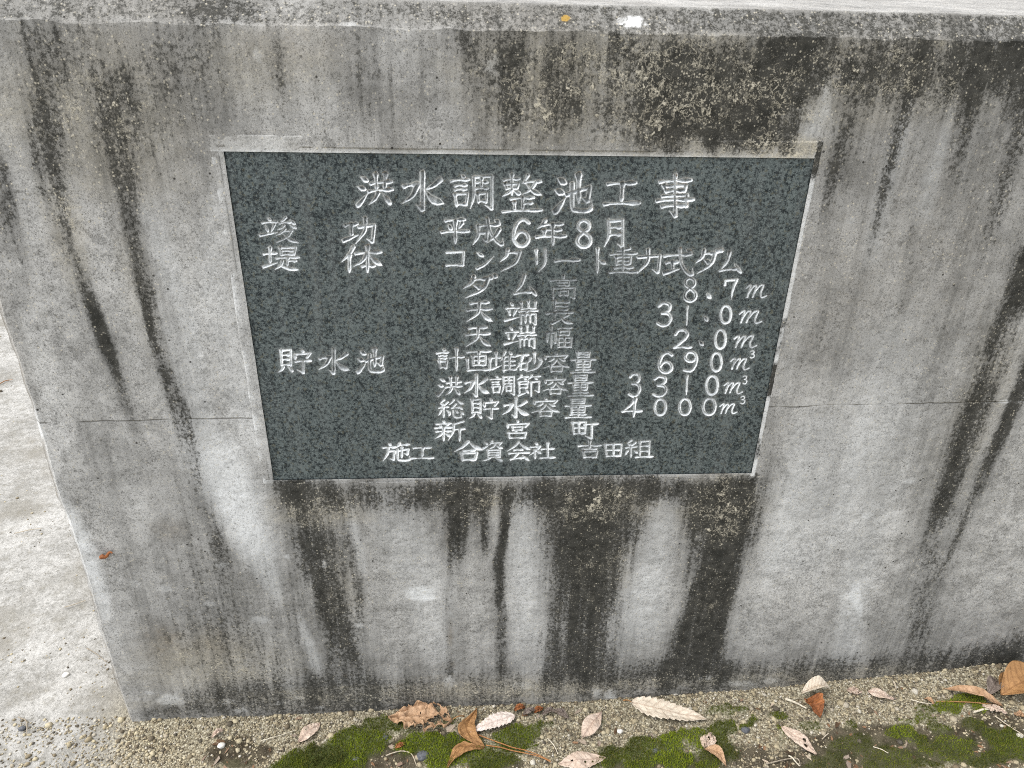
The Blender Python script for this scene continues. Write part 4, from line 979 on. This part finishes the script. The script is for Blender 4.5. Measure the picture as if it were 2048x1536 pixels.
leaf((2026, 1430), (2052, 1440), 14, 'tan', 'tiny torn tan scrap at the right edge under the orange leaf', ragged=.35, seed=23)
leaf((1408, 1500), (1424, 1470), 26, 'pink', 'pale broken leaf scrap on bright green moss', ragged=.35, seed=24)
leaf((1408, 1502), (1452, 1535), 24, 'tan', 'stiff brown curled leaf with orange edge near the bottom', curl=.7, seed=25, arch=.01)
for i, (a, b, w_, m_, lb) in enumerate([((1028, 1424), (1050, 1418), 10, 'rust', 'leftmost dark red leaf bit in the litter row under the wall'), ((1046, 1432), (1072, 1422), 13, 'grey', 'grey brown leaf bit second from left in the litter row'),
        ((1068, 1428), (1086, 1420), 12, 'rust', 'dark red brown leaf bit in the middle of the litter row'), ((1084, 1432), (1112, 1424), 12, 'grey', 'broad grey leaf bit right of the middle of the litter row'),
        ((1106, 1425), (1138, 1440), 13, 'grey', 'slate grey leaf bit ending the litter row on the right')]):
    leaf(a, b, w_, m_, lb, ragged=.2, seed=30+i, curl=.3, group='leaf litter row under the wall')
leaf((790, 1500), (812, 1490), 11, 'rust', 'tiny reddish leaf bit among pebbles left of the ochre leaf', seed=40)

# ------------------------------------------------------------------ needles, twigs, stones
def ground_curve(pts, lift=.004, n=14):
    P = catmull([on_ground(a, b) for a, b in pts], n)
    P = P.copy(); P[:, 2] = ground_h(P[:, 0], P[:, 1])+lift
    P[:, 1] = np.minimum(P[:, 1], np.where(P[:, 0] > XL, -.002, 9))
    return P
def stem(pts, r0, r1, mat, name, label, cat, group=None, lift=.004):
    tag(tube(name, ground_curve(pts, lift), r0, r1, mat), label, cat, group)
def plain(name, a, b):
    s = NM(name); return s.out(s.mix(s.step(s.noise(300, 3), .35, .65), a, b), .75, .3)
NEEDLE, STRAW, TWIG, ROOT = plain('needle_brown', (.36, .17, .06), (.24, .10, .035)), plain('straw_pale', (.60, .55, .44), (.45, .40, .31)), plain('twig_grey', (.30, .26, .20), (.18, .15, .11)), plain('root_pale', (.48, .42, .33), (.34, .29, .21))
stem([(945, 1472), (1010, 1496), (1060, 1510), (1100, 1528)], .0009, .0006, NEEDLE, 'pine_needle', 'upper brown pine needle running from the bleached leaf', 'pine needle', 'pine needles on the moss', .007)
stem([(972, 1496), (1030, 1508), (1075, 1518), (1102, 1530)], .0009, .0006, NEEDLE, 'pine_needle', 'lower brown pine needle running from the ochre leaf', 'pine needle', 'pine needles on the moss', .006)
stem([(522, 1486), (555, 1476), (592, 1464)], .0008, .0004, STRAW, 'straw', 'thin white straw left of the pale pink oval leaf', 'straw')
stem([(772, 1515), (800, 1506), (822, 1510), (834, 1536)], .0009, .0006, ROOT, 'root', 'thin pale root curving in an arc near the bottom edge', 'root')
stem([(1570, 1401), (1588, 1408), (1612, 1420)], .0022, .0013, STRAW, 'twig', 'short stout pale twig pointing at the rust leaf', 'twig', 'twigs along the wall foot')
stem([(1820, 1403), (1842, 1409), (1868, 1412)], .0009, .0006, STRAW, 'twig', 'thin pale twig by the small reddish brown leaf', 'twig', 'twigs along the wall foot')
stem([(1786, 1366), (1789, 1374), (1791, 1382)], .0016, .0010, ROOT, 'twig', 'tiny upright twig at the wall foot right of the oval leaf', 'twig', 'twigs along the wall foot')
stem([(1945, 1428), (1962, 1423), (1976, 1422)], .0018, .0014, STRAW, 'twig', 'whitish twig under the rolled tan leaf', 'twig', 'twigs along the wall foot')
stem([(1988, 1436), (2015, 1455), (2050, 1478)], .0009, .0006, ROOT, 'root', 'long thin root running to the right edge', 'root')
stem([(1530, 1532), (1590, 1520), (1600, 1536)], .0010, .0007, TWIG, 'twig', 'grey twig at the bottom edge below the holed leaf', 'twig', 'twigs along the wall foot')
stem([(1576, 1515), (1584, 1520), (1598, 1536)], .0012, .0008, STRAW, 'straw', 'white straw at the bottom edge below the holed leaf', 'straw')
stem([(1643, 1482), (1650, 1475), (1656, 1470)], .0008, .0006, ROOT, 'straw', 'short pale straw right of the holed leaf', 'straw')
stem([(1095, 1480), (1108, 1495), (1116, 1512)], .0008, .0006, STRAW, 'straw', 'pale straw between the moss and the pinkish tan leaf', 'straw')
stem([(1745, 1497), (1760, 1502), (1775, 1510)], .0008, .0005, STRAW, 'straw', 'thin pale straw on the dark soil at the right', 'straw')
stem([(38, 1438), (54, 1446), (55, 1472)], .0010, .0006, TWIG, 'twig', 'dark bent twig on the paving at the lower left', 'twig', 'twigs on the paving')
stem([(130, 1218), (150, 1212), (172, 1204)], .0008, .0005, ROOT, 'pine_needle', 'straw coloured pine needle on the paving near the wall end', 'pine needle', 'pine needles on the paving')
stem([(175, 1300), (195, 1312), (214, 1328)], .0009, .0005, TWIG, 'twig', 'thin curved twig lying beside the lower wall end', 'twig', 'twigs on the paving')
stem([(0, 770), (12, 764), (26, 762)], .0014, .0008, NEEDLE, 'pine_needle', 'far brown pine needle on the paving at the left edge', 'pine needle', 'pine needles on the paving')
stem([(30, 1070), (60, 1063), (84, 1060)], .0009, .0005, ROOT, 'pine_needle', 'pale brown pine needle halfway down the paving', 'pine needle', 'pine needles on the paving')
stone_m = plain('slate_stone', (.11, .115, .125), (.06, .063, .07)); white_m = plain('white_stone', (.66, .64, .60), (.5, .48, .43))
def stone(px, py, rpx, mat, label, group):
    c = on_ground(px, py); rr = rpx*abs(on_ground(px+1, py)[0]-c[0])
    bpy_v = []; 
    me = bpy.data.meshes.new('pebble'); import bmesh
    bm = bmesh.new(); bmesh.ops.create_icosphere(bm, subdivisions=3, radius=1.0)
    me_v = np.array([v.co[:] for v in bm.verts]); f_ = 1+.55*(fbm(me_v[:, 0]*1.3+px, me_v[:, 1]*1.3, me_v[:, 2]*1.3, 3, 77)-.5)
    me_v = me_v*f_[:, None]*np.array([rr, rr*.8, rr*.55])
    for v, q_ in zip(bm.verts, me_v): v.co = q_
    for f in bm.faces: f.smooth = True
    bm.to_mesh(me); bm.free()
    o = link('pebble', me, mat); o.location = (c[0], c[1], c[2]+rr*.2); tag(o, label, 'pebble', group)
stone(846, 1513, 13, stone_m, 'dark slate pebble in the moss near the curving pale root', 'pebbles in the moss')
stone(1311, 1503, 9, stone_m, 'dark slate pebble below the bright green moss', 'pebbles in the moss')
stone(1491, 1461, 10, stone_m, 'flat slate pebble at the right end of the moss', 'pebbles in the moss')
stone(770, 1478, 9, stone_m, 'grey pebble beside the crumpled tan leaf', 'pebbles in the moss')
stone(712, 1520, 8, stone_m, 'grey pebble in the left moss cushion', 'pebbles in the moss')
stone(443, 1492, 8, white_m, 'white pebble in the dark soil below the wall corner', 'white pebbles')
stone(1240, 1463, 6, white_m, 'white pebble right of the pinkish tan leaf', 'white pebbles')
stone(133, 1350, 7, white_m, 'pale pebble on the paving near the wall end', 'white pebbles')
stone(1268, 1516, 6, white_m, 'white pebble in the moss near the bottom edge', 'white pebbles')
stone(45, 1458, 8, stone_m, 'dark pebble beside the bent twig on the paving', 'pebbles on the paving')
# scrap stuck to the wall
wx_, wz_ = on_wall(206, 1110); wx2, wz2 = on_wall(226, 1102)
P = np.array([[wx_+(wx2-wx_)*k/8, -.004-.002*math.sin(k*.7), wz_+(wz2-wz_)*k/8+.0015*math.sin(k*1.3)] for k in range(9)])
tag(tube('leaf_scrap', P, .0032, .0010, LM['rust']), 'tiny rust brown scrap stuck on the wall near its left end', 'leaf scrap')

# leaf crumbs trodden into the soil
n = 1500
xy = np.stack([rng.uniform(-.45, .90, n), rng.uniform(-.19, -.004, n)], 1)
so_ = soil_map(xy[:, 0], xy[:, 1]); xy = xy[rng.uniform(0, 1, n) < .12+.8*so_]; n = len(xy)
an = rng.uniform(0, 2*np.pi, n); L_ = np.exp(rng.normal(np.log(.0032), .55, n)).clip(.001, .010); w_ = L_*rng.uniform(.2, .6, n)
zc = ground_h(xy[:, 0], xy[:, 1])+.0012
cv = []
for (a_, b_, dz) in ((-1, -.6, 0), (-.2, -1, .3), (1, -.3, .1), (.7, .8, .45), (-.5, 1, .2)):
    jx = rng.uniform(.7, 1.2, n)
    px2, py2 = a_*L_*jx, b_*w_*jx
    cv.append(np.stack([xy[:, 0]+px2*np.cos(an)-py2*np.sin(an), xy[:, 1]+px2*np.sin(an)+py2*np.cos(an), zc+dz*w_*rng.uniform(.2, 1.4, n)], 1))
cv = np.stack(cv, 1); cf = (np.array([(0, 1, 2), (0, 2, 3), (0, 3, 4)])[None]+5*np.arange(n)[:, None, None]).reshape(-1, 3)
cv[:, :, 1] = np.minimum(cv[:, :, 1], -.002)
s = NM('leaf_crumb'); cr = s.n.new('ShaderNodeValToRGB'); s.l.new(s.attr('tone'), cr.inputs[0])
el = cr.color_ramp.elements; el[0].color = (.05, .035, .022, 1); el[1].color = (.46, .38, .29, 1)
for p_, c_ in ((.35, (.15, .085, .045)), (.6, (.24, .14, .08)), (.8, (.20, .16, .13))):
    e_ = el.new(p_); e_.color = (*c_, 1)
co_ = link('leaf_crumbs', np_mesh('leaf_crumbs', cv.reshape(-1, 3), cf, False, dict(tone=np.repeat(rng.uniform(0, 1, n), 5))), s.out(cr.outputs[0], .85, .2))
md = co_.modifiers.new('thickness', 'SOLIDIFY'); md.thickness = .0003
tag(co_, 'tiny crumbs of broken brown leaves strewn over the soil', 'leaf crumbs', kind='stuff')
